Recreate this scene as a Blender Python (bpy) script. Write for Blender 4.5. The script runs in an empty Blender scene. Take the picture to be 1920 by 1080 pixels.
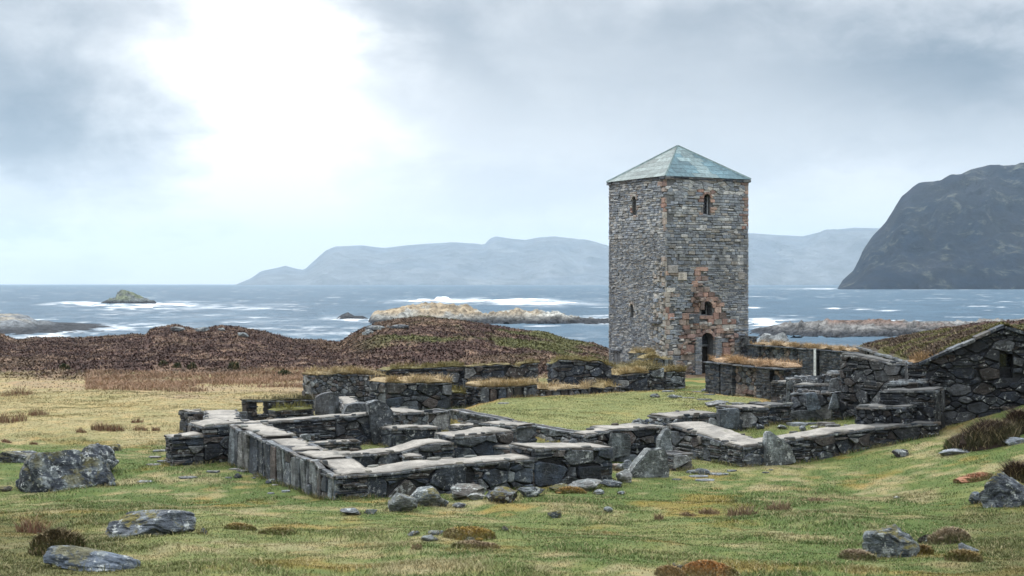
import bpy, bmesh, math, random
import numpy as np
from mathutils import Vector, Matrix, noise as mnoise

# ------------------------------------------------------------------ scene, camera, light, exposure
scene = bpy.context.scene
COL = scene.collection
F, CX, HY, ZC = 2667.0, 960.0, 532.0, 5.7      # focal length and horizon of the photograph in its pixels; eye height (m)
SEA = -6.3

cam_d = bpy.data.cameras.new("camera"); cam = bpy.data.objects.new("camera", cam_d); COL.objects.link(cam)
cam_d.lens = 50.0; cam_d.sensor_width = 36.0; cam_d.clip_start = 0.1; cam_d.clip_end = 60000.0
cam.location = (0, 0, ZC); cam.rotation_euler = (math.radians(90) - math.atan((540 - HY) / F), 0, 0)
cam_d.dof.use_dof = True; cam_d.dof.focus_distance = 62.0; cam_d.dof.aperture_fstop = 3.2
scene.camera = cam

SUN_AZ, SUN_EL = math.radians(-38), math.radians(42)
world = bpy.data.worlds.new("World"); scene.world = world; world.use_nodes = True
def build_world():
    nt = world.node_tree; nt.nodes.clear(); N, Lk = nt.nodes.new, nt.links.new
    def M(op, a, b=None, c=None, clamp=False):
        n = N('ShaderNodeMath'); n.operation = op; n.use_clamp = clamp
        for i, v in enumerate((a, b, c)):
            if v is None: continue
            if isinstance(v, (int, float)): n.inputs[i].default_value = v
            else: Lk(v, n.inputs[i])
        return n.outputs[0]
    tc = N('ShaderNodeTexCoord'); sp = N('ShaderNodeSeparateXYZ'); Lk(tc.outputs['Generated'], sp.inputs[0])
    x, y, z = sp.outputs
    zs = M('ADD', M('MAXIMUM', z, 0.0), 0.13)
    cb = N('ShaderNodeCombineXYZ'); Lk(M('DIVIDE', x, zs), cb.inputs[0]); Lk(M('DIVIDE', y, zs), cb.inputs[1])
    def noise(scale, det, rough, dist=0.0):
        n = N('ShaderNodeTexNoise'); n.inputs['Scale'].default_value = scale; n.inputs['Detail'].default_value = det
        n.inputs['Roughness'].default_value = rough; n.inputs['Distortion'].default_value = dist; Lk(cb.outputs[0], n.inputs['Vector']); return n.outputs[0]
    n1 = M('SUBTRACT', noise(1.1, 6, 0.55, 0.6), 0.5); n2 = M('SUBTRACT', noise(3.4, 6, 0.6, 0.4), 0.5)
    def dnoise(sc, det, off):
        m = N('ShaderNodeVectorMath'); m.operation = 'MULTIPLY_ADD'; Lk(tc.outputs['Generated'], m.inputs[0]); m.inputs[1].default_value = (sc, sc, sc * 1.7); m.inputs[2].default_value = (off, off, off)
        n = N('ShaderNodeTexNoise'); n.inputs['Scale'].default_value = 1.0; n.inputs['Detail'].default_value = det; n.inputs['Roughness'].default_value = .55; n.inputs['Distortion'].default_value = .3; Lk(m.outputs[0], n.inputs['Vector'])
        return M('SUBTRACT', n.outputs[0], .5)
    n3 = dnoise(9.0, 6, 3.0); n4 = dnoise(26.0, 6, 8.0)
    az = M('ADD', M('ARCTAN2', x, y), M('ADD', M('MULTIPLY', n1, 0.07), M('MULTIPLY', n3, 0.22))); el = M('ADD', M('ARCSINE', z), M('ADD', M('MULTIPLY', n2, 0.025), M('MULTIPLY', n4, 0.06)))
    def gauss(px, py, wx, wy, amp):
        a = M('DIVIDE', M('SUBTRACT', az, (px - CX) / F), wx / F); e = M('DIVIDE', M('SUBTRACT', el, (HY - py) / F), wy / F)
        return M('MULTIPLY', M('EXPONENT', M('MULTIPLY', M('ADD', M('MULTIPLY', a, a), M('MULTIPLY', e, e)), -1.0)), amp)
    def smooth(v, a, b):
        n = N('ShaderNodeMapRange'); n.interpolation_type = 'SMOOTHSTEP'; Lk(v, n.inputs[0])
        n.inputs[1].default_value = a; n.inputs[2].default_value = b; return n.outputs[0]
    L = M('ADD', 0.43, M('MULTIPLY', M('SUBTRACT', 1.0, smooth(el, 0.02, 0.085)), 0.50))
    for g in [(500, 60, 150, 230, 0.85), (560, 270, 230, 130, 0.50), (430, 200, 260, 200, 0.12), (100, 280, 300, 80, -0.30), (20, 130, 170, 120, -0.26), (1800, 140, 330, 95, -0.38), (800, 70, 170, 100, -0.16),
              (1250, 60, 380, 90, -0.14), (1560, 350, 260, 60, 0.22), (1000, 300, 300, 60, 0.14), (60, 425, 120, 22, -0.20), (250, 470, 400, 40, 0.10)]:
        L = M('ADD', L, gauss(*g))
    L = M('ADD', L, M('ADD', M('ADD', M('MULTIPLY', n1, 0.22), M('MULTIPLY', n2, 0.14)), M('ADD', M('MULTIPLY', n3, 0.38), M('MULTIPLY', n4, 0.24))))
    mix = N('ShaderNodeMix'); mix.data_type = 'RGBA'; mix.clamp_factor = True; Lk(L, mix.inputs[0])
    mix.inputs[6].default_value = (0.150, 0.190, 0.242, 1); mix.inputs[7].default_value = (1.0, 1.0, 1.0, 1)
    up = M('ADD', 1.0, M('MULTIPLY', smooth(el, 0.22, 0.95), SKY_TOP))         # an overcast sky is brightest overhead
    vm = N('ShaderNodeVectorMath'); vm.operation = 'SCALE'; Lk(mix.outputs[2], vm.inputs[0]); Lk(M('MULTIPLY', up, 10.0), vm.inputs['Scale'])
    sky = N('ShaderNodeTexSky'); sky.sky_type = 'NISHITA'; sky.sun_disc = False
    sky.sun_elevation = SUN_EL; sky.sun_rotation = SUN_AZ
    cl = N('ShaderNodeMix'); cl.data_type = 'RGBA'; cl.inputs[0].default_value = 0.97
    Lk(sky.outputs[0], cl.inputs[6]); Lk(vm.outputs[0], cl.inputs[7])
    bg = N('ShaderNodeBackground'); bg.inputs[1].default_value = 0.1; Lk(cl.outputs[2], bg.inputs[0])
    out = N('ShaderNodeOutputWorld'); Lk(bg.outputs[0], out.inputs[0])
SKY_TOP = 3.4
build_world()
sun_d = bpy.data.lights.new("sun", 'SUN'); sun = bpy.data.objects.new("sun", sun_d); COL.objects.link(sun)
sun_d.energy = 2.0; sun_d.angle = math.radians(15); sun_d.color = (1.0, 0.97, 0.92)
sd = Vector((math.sin(SUN_AZ) * math.cos(SUN_EL), math.cos(SUN_AZ) * math.cos(SUN_EL), math.sin(SUN_EL)))
sun.rotation_euler = sd.to_track_quat('Z', 'Y').to_euler()
vs = scene.view_settings; scene.display_settings.display_device = 'sRGB'
vs.view_transform = 'Standard'; vs.look = 'None'; vs.exposure = 0.36; vs.gamma = 1.0; vs.use_curve_mapping = False
cy = scene.cycles; cy.max_bounces = 5; cy.diffuse_bounces = 3; cy.glossy_bounces = 2; cy.volume_bounces = 0; cy.transmission_bounces = 1
cy.use_denoising = True; cy.use_adaptive_sampling = True; cy.adaptive_threshold = 0.015; cy.sample_clamp_indirect = 6.0
try: cy.denoising_input_passes = 'RGB_ALBEDO_NORMAL'; cy.denoising_prefilter = 'ACCURATE'
except Exception: pass

# ------------------------------------------------------------------ numeric helpers
_T = np.random.RandomState(7).rand(256, 256)
def vnoise(x, y):
    x = np.asarray(x, float); y = np.asarray(y, float)
    xi = np.floor(x).astype(int); yi = np.floor(y).astype(int); fx = x - xi; fy = y - yi
    fx = fx * fx * (3 - 2 * fx); fy = fy * fy * (3 - 2 * fy)
    g = lambda i, j: _T[(xi + i) & 255, (yi + j) & 255]
    return (g(0, 0) * (1 - fx) + g(1, 0) * fx) * (1 - fy) + (g(0, 1) * (1 - fx) + g(1, 1) * fx) * fy
def fbm(x, y, oct=4, gain=0.5):
    s = 0; a = 1; t = 0; x = np.asarray(x, float); y = np.asarray(y, float)
    for k in range(oct):
        s = s + a * vnoise(x * 0.8 - y * 0.6 + 17.3 * k, x * 0.6 + y * 0.8 + 9.1 * k); t += a; a *= gain; x = x * 2.03; y = y * 2.03
    return s / t                                     # about 0.2 .. 0.8
def ss(v, a, b):
    t = np.clip((np.asarray(v, float) - a) / (b - a), 0, 1); return t * t * (3 - 2 * t)
def Pz(px, py, z):                                   # pixel at a known height -> (X, Y, Z)
    D = (ZC - z) * F / (py - HY); return ((px - CX) / F * D, D, z)
def Pd(px, py, D): return ((px - CX) / F * D, D, ZC - (py - HY) / F * D)
AX = math.radians(29)
U = np.array([math.cos(AX), math.sin(AX)]); V = np.array([-math.sin(AX), math.cos(AX)])
def along(p, d, px, py):                             # go from p along d until image column px; height from py
    r = (px - CX) / F; t = (r * p[1] - p[0]) / (d[0] - r * d[1]); y = p[1] + t * d[1]
    return Pd(px, py, y)

LAWN = np.array([(-2.5, 55.2), (2.35, 46.6), (4.2, 48.6), (6.3, 52.5), (10.2, 55.0), (11.0, 61.5), (7.2, 66.5), (4.8, 65.0), (-0.5, 61.5)])
def poly_sd(x, y, P):                                # signed distance to a polygon, negative inside
    d = np.full(np.shape(x), 1e9); ins = np.zeros(np.shape(x), bool)
    for i in range(len(P)):
        a = P[i]; b = P[(i + 1) % len(P)]; e = b - a
        t = np.clip(((x - a[0]) * e[0] + (y - a[1]) * e[1]) / (e @ e), 0, 1)
        d = np.minimum(d, np.hypot(x - a[0] - t * e[0], y - a[1] - t * e[1]))
        c = ((a[1] > y) != (b[1] > y)) & (x < (b[0] - a[0]) * (y - a[1]) / (b[1] - a[1] + 1e-12) + a[0]); ins ^= c
    return np.where(ins, -d, d)
CREST = np.array([(-900, 622), (-200, 628), (0, 625), (30, 635), (65, 630), (139, 634), (205, 630), (275, 627), (282, 617), (328, 608), (365, 616), (411, 610), (444, 612), (500, 622), (550, 636),
                  (636, 640), (667, 622), (705, 603), (740, 597), (789, 592), (850, 597), (905, 605), (950, 613), (1019, 621), (1061, 635), (1117, 646), (1150, 657), (1300, 672), (1600, 668), (1680, 640),
                  (1760, 614), (1850, 604), (1960, 596), (2300, 588), (3200, 580)], float)
YC = 150.0
def height(x, y, fine=True):
    x = np.asarray(x, float); y = np.asarray(y, float)
    q = (37.0 - y) / 3.0; z = 0.1 * 3.0 * np.where(q > 30, q, np.log1p(np.exp(np.minimum(q, 30))))
    z = z + 0.33 * ss(y, 37, 46) * (1 - ss(y, 60, 92)) * (1 - 0.7 * ss(x, 1.0, 5.0))
    z = z + 1.1 * ss(x, 8.5, 17.5) * (1 - ss(y, 47, 56)) + 0.9 * ss(x, 14, 20) * (1 - ss(y, 50, 62))
    z = z + 0.5 * ss(x, 5, 9) * ss(y, 47, 51) * (1 - ss(y, 70, 84))
    lawn = 1 - ss(poly_sd(x, y, LAWN), -0.12, 0.22); lz = 0.70 + 0.05 * ss(y, 47, 60)
    z = z * (1 - lawn) + lz * lawn
    px = CX + x / np.maximum(y, 1) * F
    zc = ZC - .28 - (np.interp(px, CREST[:, 0], CREST[:, 1]) - HY) / F * YC
    w = ss(y, 84, YC)
    z = z * (1 - w) + zc * w
    z = z * (1 - ss(y, YC + 4, YC + 48)) + (SEA - 3) * ss(y, YC + 4, YC + 48)
    if fine:
        ruin = ss(y, 36, 40) * (1 - ss(y, 68, 80)) * ss(x, -14, -9)
        hea = ss(y, 82, 95)
        z = z + (fbm(x * .25, y * .25, 3) - .5) * 0.35 * (1 - 0.85 * ruin) * (1 - lawn * .5) * ss(y, 2, 9)
        z = z + (fbm(x * 1.3 + 40, y * 1.3, 3) - .5) * (0.13 * (1 - .5 * ruin)) + (fbm(x * .7 + 9, y * .7, 4) - .5) * 0.42 * hea * (1 - ss(y, 175, 190))
    return z
def ground_hit(px, py):
    ys = np.geomspace(8, 260, 4000); xs = (px - CX) / F * ys; zr = ZC - (py - HY) / F * ys
    k = int(np.argmax(zr < height(xs, ys))); y = ys[k]
    return np.array([xs[k], y, float(height(xs[k], y))])

# ------------------------------------------------------------------ materials
def new_mat(name):
    m = bpy.data.materials.new(name); m.use_nodes = True; nt = m.node_tree; b = nt.nodes['Principled BSDF']
    return m, nt, b
class NB:
    def __init__(s, nt): s.nt = nt
    def n(s, t, **k):
        o = s.nt.nodes.new(t)
        for a, v in k.items(): setattr(o, a, v)
        return o
    def l(s, a, b): s.nt.links.new(a, b)
    def val(s, sock, v):
        if isinstance(v, (int, float, tuple)): sock.default_value = v
        else: s.l(v, sock)
    def math(s, op, a, b=0.0, clamp=False):
        o = s.n('ShaderNodeMath', operation=op, use_clamp=clamp); s.val(o.inputs[0], a); s.val(o.inputs[1], b); return o.outputs[0]
    def noise(s, scale, det=4, rough=.55, dist=0.0, vec=None):
        o = s.n('ShaderNodeTexNoise'); o.inputs['Scale'].default_value = scale; o.inputs['Detail'].default_value = det
        o.inputs['Roughness'].default_value = rough; o.inputs['Distortion'].default_value = dist
        s.l(vec or s.pos(), o.inputs['Vector']); return o.outputs[0]
    def pos(s):
        if not hasattr(s, '_p'): s._p = s.n('ShaderNodeNewGeometry').outputs['Position']
        return s._p
    def scaled(s, v, sc):
        o = s.n('ShaderNodeVectorMath', operation='MULTIPLY'); s.l(v, o.inputs[0]); o.inputs[1].default_value = sc; return o.outputs[0]
    def ramp(s, v, a, b, lo=0.0, hi=1.0):
        o = s.n('ShaderNodeMapRange', interpolation_type='SMOOTHSTEP'); s.l(v, o.inputs[0])
        for i, q in enumerate((a, b, lo, hi)): o.inputs[i + 1].default_value = q
        return o.outputs[0]
    def mix(s, f, a, b, blend='MIX'):
        o = s.n('ShaderNodeMix', data_type='RGBA', blend_type=blend); s.val(o.inputs[0], f)
        s.val(o.inputs[6], a if not isinstance(a, tuple) else (*a, 1)); s.val(o.inputs[7], b if not isinstance(b, tuple) else (*b, 1)); return o.outputs[2]
    def mul(s, c, v):
        o = s.n('ShaderNodeVectorMath', operation='SCALE'); s.l(c, o.inputs[0]); s.val(o.inputs['Scale'], v); return o.outputs[0]
    def attr(s, name='Col'):
        return s.n('ShaderNodeAttribute', attribute_name=name)
    def bump(s, h, strength, dist, bsdf):
        o = s.n('ShaderNodeBump'); o.inputs['Strength'].default_value = strength; o.inputs['Distance'].default_value = dist
        s.l(h, o.inputs['Height']); s.l(o.outputs[0], bsdf.inputs['Normal'])

def mat_stone(name, lich=0.5, var=0.6):
    m, nt, b = new_mat(name); k = NB(nt); a = k.attr(); p = k.pos()
    n1 = k.noise(2.6, 6, .65); n2 = k.noise(13, 6, .72, .4); st = k.noise(1.6, 5, .65, .8, k.scaled(p, (2, 2, 9))); wet = k.noise(1.3, 4, .6, .5, k.scaled(p, (2.2, 2.2, .35)))
    f = k.math('MULTIPLY', k.ramp(n1, .32, .68, 1 - var, 1 + var * .8), k.ramp(n2, .3, .7, 1 - .72 * var, 1 + .8 * var))
    f = k.math('MULTIPLY', f, k.math('MULTIPLY', k.ramp(st, .3, .7, 1.05 - .62 * var, 1.10), k.ramp(wet, .40, .56, 1 - .7 * var, 1.02)))
    c = k.mul(a.outputs['Color'], f)
    li = k.math('MULTIPLY', k.ramp(k.noise(6.0, 7, .75, .3), .555, .61), a.outputs['Alpha'])
    li2 = k.math('MULTIPLY', k.ramp(k.noise(2.0, 7, .75, .6), .53, .64), a.outputs['Alpha'])
    c = k.mix(k.math('MULTIPLY', li2, .55 * lich), c, (.19, .215, .215)); c = k.mix(k.math('MULTIPLY', li, .95 * lich), c, (.47, .49, .48))
    k.l(c, b.inputs['Base Color']); k.l(k.ramp(wet, .4, .56, .5, .75), b.inputs['Roughness']); b.inputs['Specular IOR Level'].default_value = .35
    k.bump(k.math('ADD', k.math('ADD', k.math('MULTIPLY', n2, .8), n1), k.math('MULTIPLY', st, .8)), .8, .07, b); return m
def mat_boulder():
    m, nt, b = new_mat('boulder'); k = NB(nt); a = k.attr(); p = k.pos()
    n1 = k.noise(2.2, 6, .62); n2 = k.noise(11, 6, .7); st = k.noise(1.0, 5, .6, 1.0, k.scaled(p, (3, 3, 14)))
    c = k.mul(a.outputs['Color'], k.math('ADD', k.ramp(n1, .3, .7, .55, 1.3), k.math('ADD', k.ramp(n2, .3, .7, -.3, .35), k.ramp(st, .3, .7, -.2, .2))))
    c = k.mix(k.ramp(k.noise(2.6, 8, .78, .5), .49, .60, 0, .8), c, (.20, .225, .225))
    c = k.mix(k.ramp(k.noise(5.5, 6, .75, .2), .565, .615, 0, .95), c, (.46, .485, .47))
    nz = k.n('ShaderNodeSeparateXYZ'); k.l(k.n('ShaderNodeNewGeometry').outputs['Normal'], nz.inputs[0])
    moss = k.math('MULTIPLY', k.math('MULTIPLY', k.ramp(nz.outputs[2], .15, .8), k.ramp(k.noise(1.6, 5, .65), .5, .58)), a.outputs['Alpha'])
    c = k.mix(moss, c, k.mix(k.ramp(n2, .4, .6), (.10, .085, .018), (.16, .14, .03)))
    k.l(c, b.inputs['Base Color']); b.inputs['Roughness'].default_value = .78; b.inputs['Specular IOR Level'].default_value = .3
    k.bump(k.math('ADD', k.math('MULTIPLY', n2, .8), k.math('ADD', n1, k.math('MULTIPLY', st, .9))), 1.0, .11, b); return m
def mat_cap():
    m, nt, b = new_mat('gravel_cap'); k = NB(nt); a = k.attr()
    n1 = k.noise(1.1, 5, .6); n2 = k.noise(60, 3, .7); n3 = k.noise(6, 5, .65)
    c = k.mix(k.ramp(n1, .38, .62), (.20, .188, .168), (.29, .27, .237))
    c = k.mul(c, k.math('ADD', k.ramp(n2, .3, .7, .78, 1.2), k.ramp(n3, .3, .7, -.18, .18)))
    c = k.mix(k.ramp(k.noise(2.6, 6, .7, .4), .60, .70, 0, .6), c, (.13, .13, .075))
    c = k.mix(1.0, c, a.outputs['Color'], 'MULTIPLY')
    k.l(c, b.inputs['Base Color']); b.inputs['Roughness'].default_value = .85; b.inputs['Specular IOR Level'].default_value = .2
    k.bump(k.math('ADD', n2, k.math('MULTIPLY', n3, 2)), .5, .02, b); return m
def mat_attr(name, rough=.9, nscale=9.0, amt=.35, bump=.5, dist=.05, spec=.15):
    m, nt, b = new_mat(name); k = NB(nt); a = k.attr(); n = k.noise(nscale, 5, .65); n2 = k.noise(nscale * 6, 3, .6)
    k.l(k.mul(a.outputs['Color'], k.math('ADD', k.ramp(n, .3, .7, 1 - amt, 1 + amt), k.ramp(n2, .3, .7, -amt * .6, amt * .6))), b.inputs['Base Color'])
    b.inputs['Roughness'].default_value = rough; b.inputs['Specular IOR Level'].default_value = spec
    if bump: k.bump(k.math('ADD', n, k.math('MULTIPLY', n2, .4)), bump, dist, b)
    return m
def mat_ground():
    m, nt, b = new_mat('ground'); k = NB(nt); a = k.attr(); n = k.noise(1.7, 6, .72); n2 = k.noise(9, 5, .7); n3 = k.noise(40, 3, .7)
    v = k.n('ShaderNodeSeparateColor'); k.l(a.outputs['Color'], v.inputs[0]); lum = v.outputs[0]
    c = k.mix(k.math('MULTIPLY', k.ramp(n, .42, .62), .55), a.outputs['Color'], k.mul(k.mix(1.0, a.outputs['Color'], (1.35, 1.12, 1.0), 'MULTIPLY'), 1.12))
    c = k.mix(k.math('MULTIPLY', k.ramp(n2, .50, .68), .5), c, k.mix(1.0, a.outputs['Color'], (.62, .72, .62), 'MULTIPLY'))
    c = k.mul(c, k.ramp(n3, .3, .7, .72, 1.28)); k.l(c, b.inputs['Base Color']); b.inputs['Roughness'].default_value = .95; b.inputs['Specular IOR Level'].default_value = .12
    k.bump(k.math('ADD', n2, k.math('MULTIPLY', n3, .5)), .7, .05, b); return m
def mat_blade(name):
    m, nt, b = new_mat(name); k = NB(nt); a = k.attr(); k.l(a.outputs['Color'], b.inputs['Base Color'])
    b.inputs['Roughness'].default_value = .75; b.inputs['Specular IOR Level'].default_value = .12
    return m
def mat_sea():
    m, nt, b = new_mat('sea_water'); k = NB(nt); a = k.attr(); p = k.pos()
    n1 = k.noise(.35, 6, .65, .4, k.scaled(p, (1, .6, 1))); n2 = k.noise(.05, 5, .6, .5, k.scaled(p, (1, .45, 1)))
    foam = k.math('MULTIPLY', a.outputs['Color'], k.ramp(n1, .25, .55, .25, 1.1), True)
    c = k.mix(k.ramp(n2, .35, .65), (.018, .060, .100), (.036, .090, .138)); c = k.mix(foam, c, (.85, .87, .88))
    k.l(c, b.inputs['Base Color']); k.l(k.math('ADD', k.math('MULTIPLY', foam, .4), .38), b.inputs['Roughness']); b.inputs['IOR'].default_value = 1.33
    b.inputs['Specular IOR Level'].default_value = .22
    k.bump(k.math('ADD', n1, k.math('MULTIPLY', n2, .8)), 1.0, 1.2, b); return m
def mat_flat(name, col, rough=.8, spec=.2):
    m, nt, b = new_mat(name); k = NB(nt); n = k.noise(8, 4, .6)
    k.l(k.mix(k.ramp(n, .35, .65), tuple(c * .75 for c in col), tuple(c * 1.2 for c in col)), b.inputs['Base Color'])
    b.inputs['Roughness'].default_value = rough; b.inputs['Specular IOR Level'].default_value = spec; return m
def mat_mount(name, c0, c1, c2, sc):
    m, nt, b = new_mat(name); k = NB(nt); p = k.pos()
    n1 = k.noise(sc, 7, .62, .6); n2 = k.noise(sc * 5, 6, .65, .4, k.scaled(p, (1, 1, .45))); n3 = k.noise(sc * 2.6, 7, .74, .25, k.scaled(p, (1, 1, 1.9)))
    c = k.mix(k.ramp(n1, .38, .62), c0, c1); c = k.mix(k.ramp(n3, .52, .70, 0, .62), c, c2)
    c = k.mul(c, k.ramp(n2, .3, .7, .65, 1.35)); k.l(c, b.inputs['Base Color']); b.inputs['Roughness'].default_value = .95
    b.inputs['Specular IOR Level'].default_value = .05
    k.bump(k.math('ADD', n2, k.math('MULTIPLY', n3, 2)), .8, .12 / sc, b); return m

MS = mat_stone('ruin_stone', .8); MT = mat_stone('tower_stone', .25, .26); MB_ = mat_boulder(); MCAP = mat_cap()
MTURF = mat_attr('turf', .95, 14, .4, .7, .06); MBL = mat_blade('grass_blades'); MGR = mat_ground()
MSEA = mat_sea(); MROCK = mat_attr('shore_rock', .85, .45, .45, 1.0, .9); MROOF = mat_attr('copper_roof', .62, 5, .28, .25, .02, .22)
MDARK = mat_flat('dark_interior', (.02, .018, .016)); MPOST = mat_flat('pale_post', (.62, .64, .64), .5)  # near-black for the tower's inside: its shade put into the colour
MOPENING = mat_flat('dark_opening', (.012, .014, .018), .15, .5); MPALE = mat_flat('pale_frame', (.36, .38, .40))
MFAR = mat_mount('far_hills', (.13, .15, .175), (.16, .17, .18), (.25, .26, .26), .0010)  # pale blue-grey albedo carries part of the distance haze
MNEAR = mat_mount('cliff_mountain', (.005, .014, .032), (.020, .025, .038), (.17, .18, .14), .0065)  # bluer than the rock itself: cast of air and grade put into albedo

# ------------------------------------------------------------------ mesh helpers
class MB:
    def __init__(s): s.v = []; s.f = []; s.c = []
    def add(s, vs, fs, col):
        o = len(s.v); s.v.extend(vs); s.f.extend([tuple(i + o for i in f) for f in fs])
        col = tuple(col) if len(col) == 4 else (*col, 0.0)
        s.c.extend([col] * len(vs))
    def addc(s, vs, fs, cols):
        o = len(s.v); s.v.extend(vs); s.f.extend([tuple(i + o for i in f) for f in fs]); s.c.extend(cols)
    def box(s, a, b, col):                           # axis aligned
        (x0, y0, z0), (x1, y1, z1) = a, b
        s.add([(x0, y0, z0), (x1, y0, z0), (x1, y1, z0), (x0, y1, z0), (x0, y0, z1), (x1, y0, z1), (x1, y1, z1), (x0, y1, z1)],
              [(3, 2, 1, 0), (4, 5, 6, 7), (0, 1, 5, 4), (1, 2, 6, 5), (2, 3, 7, 6), (3, 0, 4, 7)], col)
    def hexa(s, p, col):                             # 8 points, bottom ring then top ring
        s.add(p, [(3, 2, 1, 0), (4, 5, 6, 7), (0, 1, 5, 4), (1, 2, 6, 5), (2, 3, 7, 6), (3, 0, 4, 7)], col)
    def build(s, name, mat, parent=None, smooth=False):
        me = bpy.data.meshes.new(name); me.from_pydata([tuple(map(float, q)) for q in s.v], [], s.f)
        ca = me.color_attributes.new('Col', 'FLOAT_COLOR', 'POINT'); ca.data.foreach_set('color', np.array(s.c, np.float32).ravel())
        if smooth: me.polygons.foreach_set('use_smooth', [True] * len(me.polygons))
        return link(name, me, mat, parent)
def link(name, me, mat, parent=None):
    me.materials.append(mat); o = bpy.data.objects.new(name, me); COL.objects.link(o)
    if parent is not None:
        o.parent = parent; w = Vector((0, 0, 0)); q = parent
        while q is not None: w += Vector(q.location); q = q.parent
        me.transform(Matrix.Translation(-w))
    return o
def np_mesh(name, V, Fq, C, mat, parent=None, smooth=False):   # arrays: verts (n,3), faces (m,k), colours (n,4)
    me = bpy.data.meshes.new(name); k = Fq.shape[1]
    me.vertices.add(len(V)); me.vertices.foreach_set('co', V.astype(np.float32).ravel())
    me.loops.add(Fq.size); me.loops.foreach_set('vertex_index', Fq.astype(np.int32).ravel())
    me.polygons.add(len(Fq)); me.polygons.foreach_set('loop_start', np.arange(0, Fq.size, k, dtype=np.int32))
    me.polygons.foreach_set('use_smooth', np.full(len(Fq), smooth)); me.update(calc_edges=True); me.validate()
    ca = me.color_attributes.new('Col', 'FLOAT_COLOR', 'POINT'); ca.data.foreach_set('color', C.astype(np.float32).ravel())
    return link(name, me, mat, parent)
def tag(o, label=None, cat=None, group=None, kind=None):
    if label: o['label'] = label
    if cat: o['category'] = cat
    if group: o['group'] = group
    if kind: o['kind'] = kind
    return o
def empty(name, loc):
    o = bpy.data.objects.new(name, None); o.location = loc; o.empty_display_size = .3; COL.objects.link(o); return o
def blades(P, h, w, lean, cols, rng):                # curved two-segment blades: 5 verts, returns V, F(tri), C
    n = len(P); a = rng.rand(n) * 2 * math.pi; b = rng.rand(n) * 2 * math.pi
    wx = np.cos(a) * w * .5; wy = np.sin(a) * w * .5; lx = np.cos(b) * lean * h; ly = np.sin(b) * lean * h
    V = np.zeros((n, 5, 3)); V[:, :, :] = P[:, None, :]
    V[:, 0, 0] -= wx; V[:, 0, 1] -= wy; V[:, 1, 0] += wx; V[:, 1, 1] += wy; V[:, 0, 2] -= .03; V[:, 1, 2] -= .03
    V[:, 2, 0] += -wx * .8 + lx * .35; V[:, 2, 1] += -wy * .8 + ly * .35; V[:, 2, 2] += h * .6
    V[:, 3, 0] += wx * .8 + lx * .35; V[:, 3, 1] += wy * .8 + ly * .35; V[:, 3, 2] += h * .6
    V[:, 4, 0] += lx; V[:, 4, 1] += ly; V[:, 4, 2] += h
    o = (np.arange(n) * 5)[:, None]; Fc = np.stack([o + [0, 1, 3], o + [0, 3, 2], o + [2, 3, 4]], 1).reshape(-1, 3)
    C = np.repeat(np.concatenate([cols, np.zeros((n, 1))], 1), 5, 0)
    return V.reshape(-1, 3), Fc, C

# polygons in a wall's own plane
def clip(poly, nx, ny, d):                           # keep nx*s+ny*t <= d
    out = []
    for i in range(len(poly)):
        a = poly[i]; b = poly[(i + 1) % len(poly)]; da = nx * a[0] + ny * a[1] - d; db = nx * b[0] + ny * b[1] - d
        if da <= 0: out.append(a)
        if (da < 0 < db) or (db < 0 < da):
            q = da / (da - db); out.append((a[0] + (b[0] - a[0]) * q, a[1] + (b[1] - a[1]) * q))
    return out
def area_c(p):
    A = cx = cy = 0.0
    for i in range(len(p)):
        x0, y0 = p[i]; x1, y1 = p[(i + 1) % len(p)]; c = x0 * y1 - x1 * y0; A += c; cx += (x0 + x1) * c; cy += (y0 + y1) * c
    if abs(A) < 1e-9: return 0, p[0]
    return A / 2, (cx / (3 * A), cy / (3 * A))
def voronoi(s0, s1, t0, t1, size, asp, rng, jit=.42):
    W, H = s1 - s0, t1 - t0; ny = max(1, round(H / size * 1.15)); nx = max(1, round(W / (size * asp)))
    pts = []
    for j in range(ny):
        off = rng.random() * .9
        for i in range(-1, nx + 1):
            if rng.random() < .16: continue
            q = (s0 + (i + .5 + off * .5 + rng.uniform(-jit, jit)) * W / nx, t0 + (j + .5 + rng.uniform(-jit, jit)) * H / ny)
            pts.append(q)
            if rng.random() < .22: pts.append((q[0] + rng.uniform(-.3, .3) * size, q[1] + rng.uniform(.15, .3) * size))
    A = np.array(pts); out = []
    Sc = A / np.array([asp, 1.0])
    for k, (x, y) in enumerate(pts):
        if not (s0 - .5 < x < s1 + .5): continue
        d = ((Sc - Sc[k]) ** 2).sum(1); nb = np.argsort(d)[1:15]
        p = [(s0, t0), (s1, t0), (s1, t1), (s0, t1)]
        for m in nb:
            xa, ya = x / asp, y; xb, yb = A[m][0] / asp, A[m][1]; ex, ey = xb - xa, yb - ya
            dd = (xb * xb + yb * yb - xa * xa - ya * ya) / 2
            p = clip(p, ex / asp, ey, dd)
            if len(p) < 3: break
        if len(p) >= 3: out.append(p)
    return out
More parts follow.
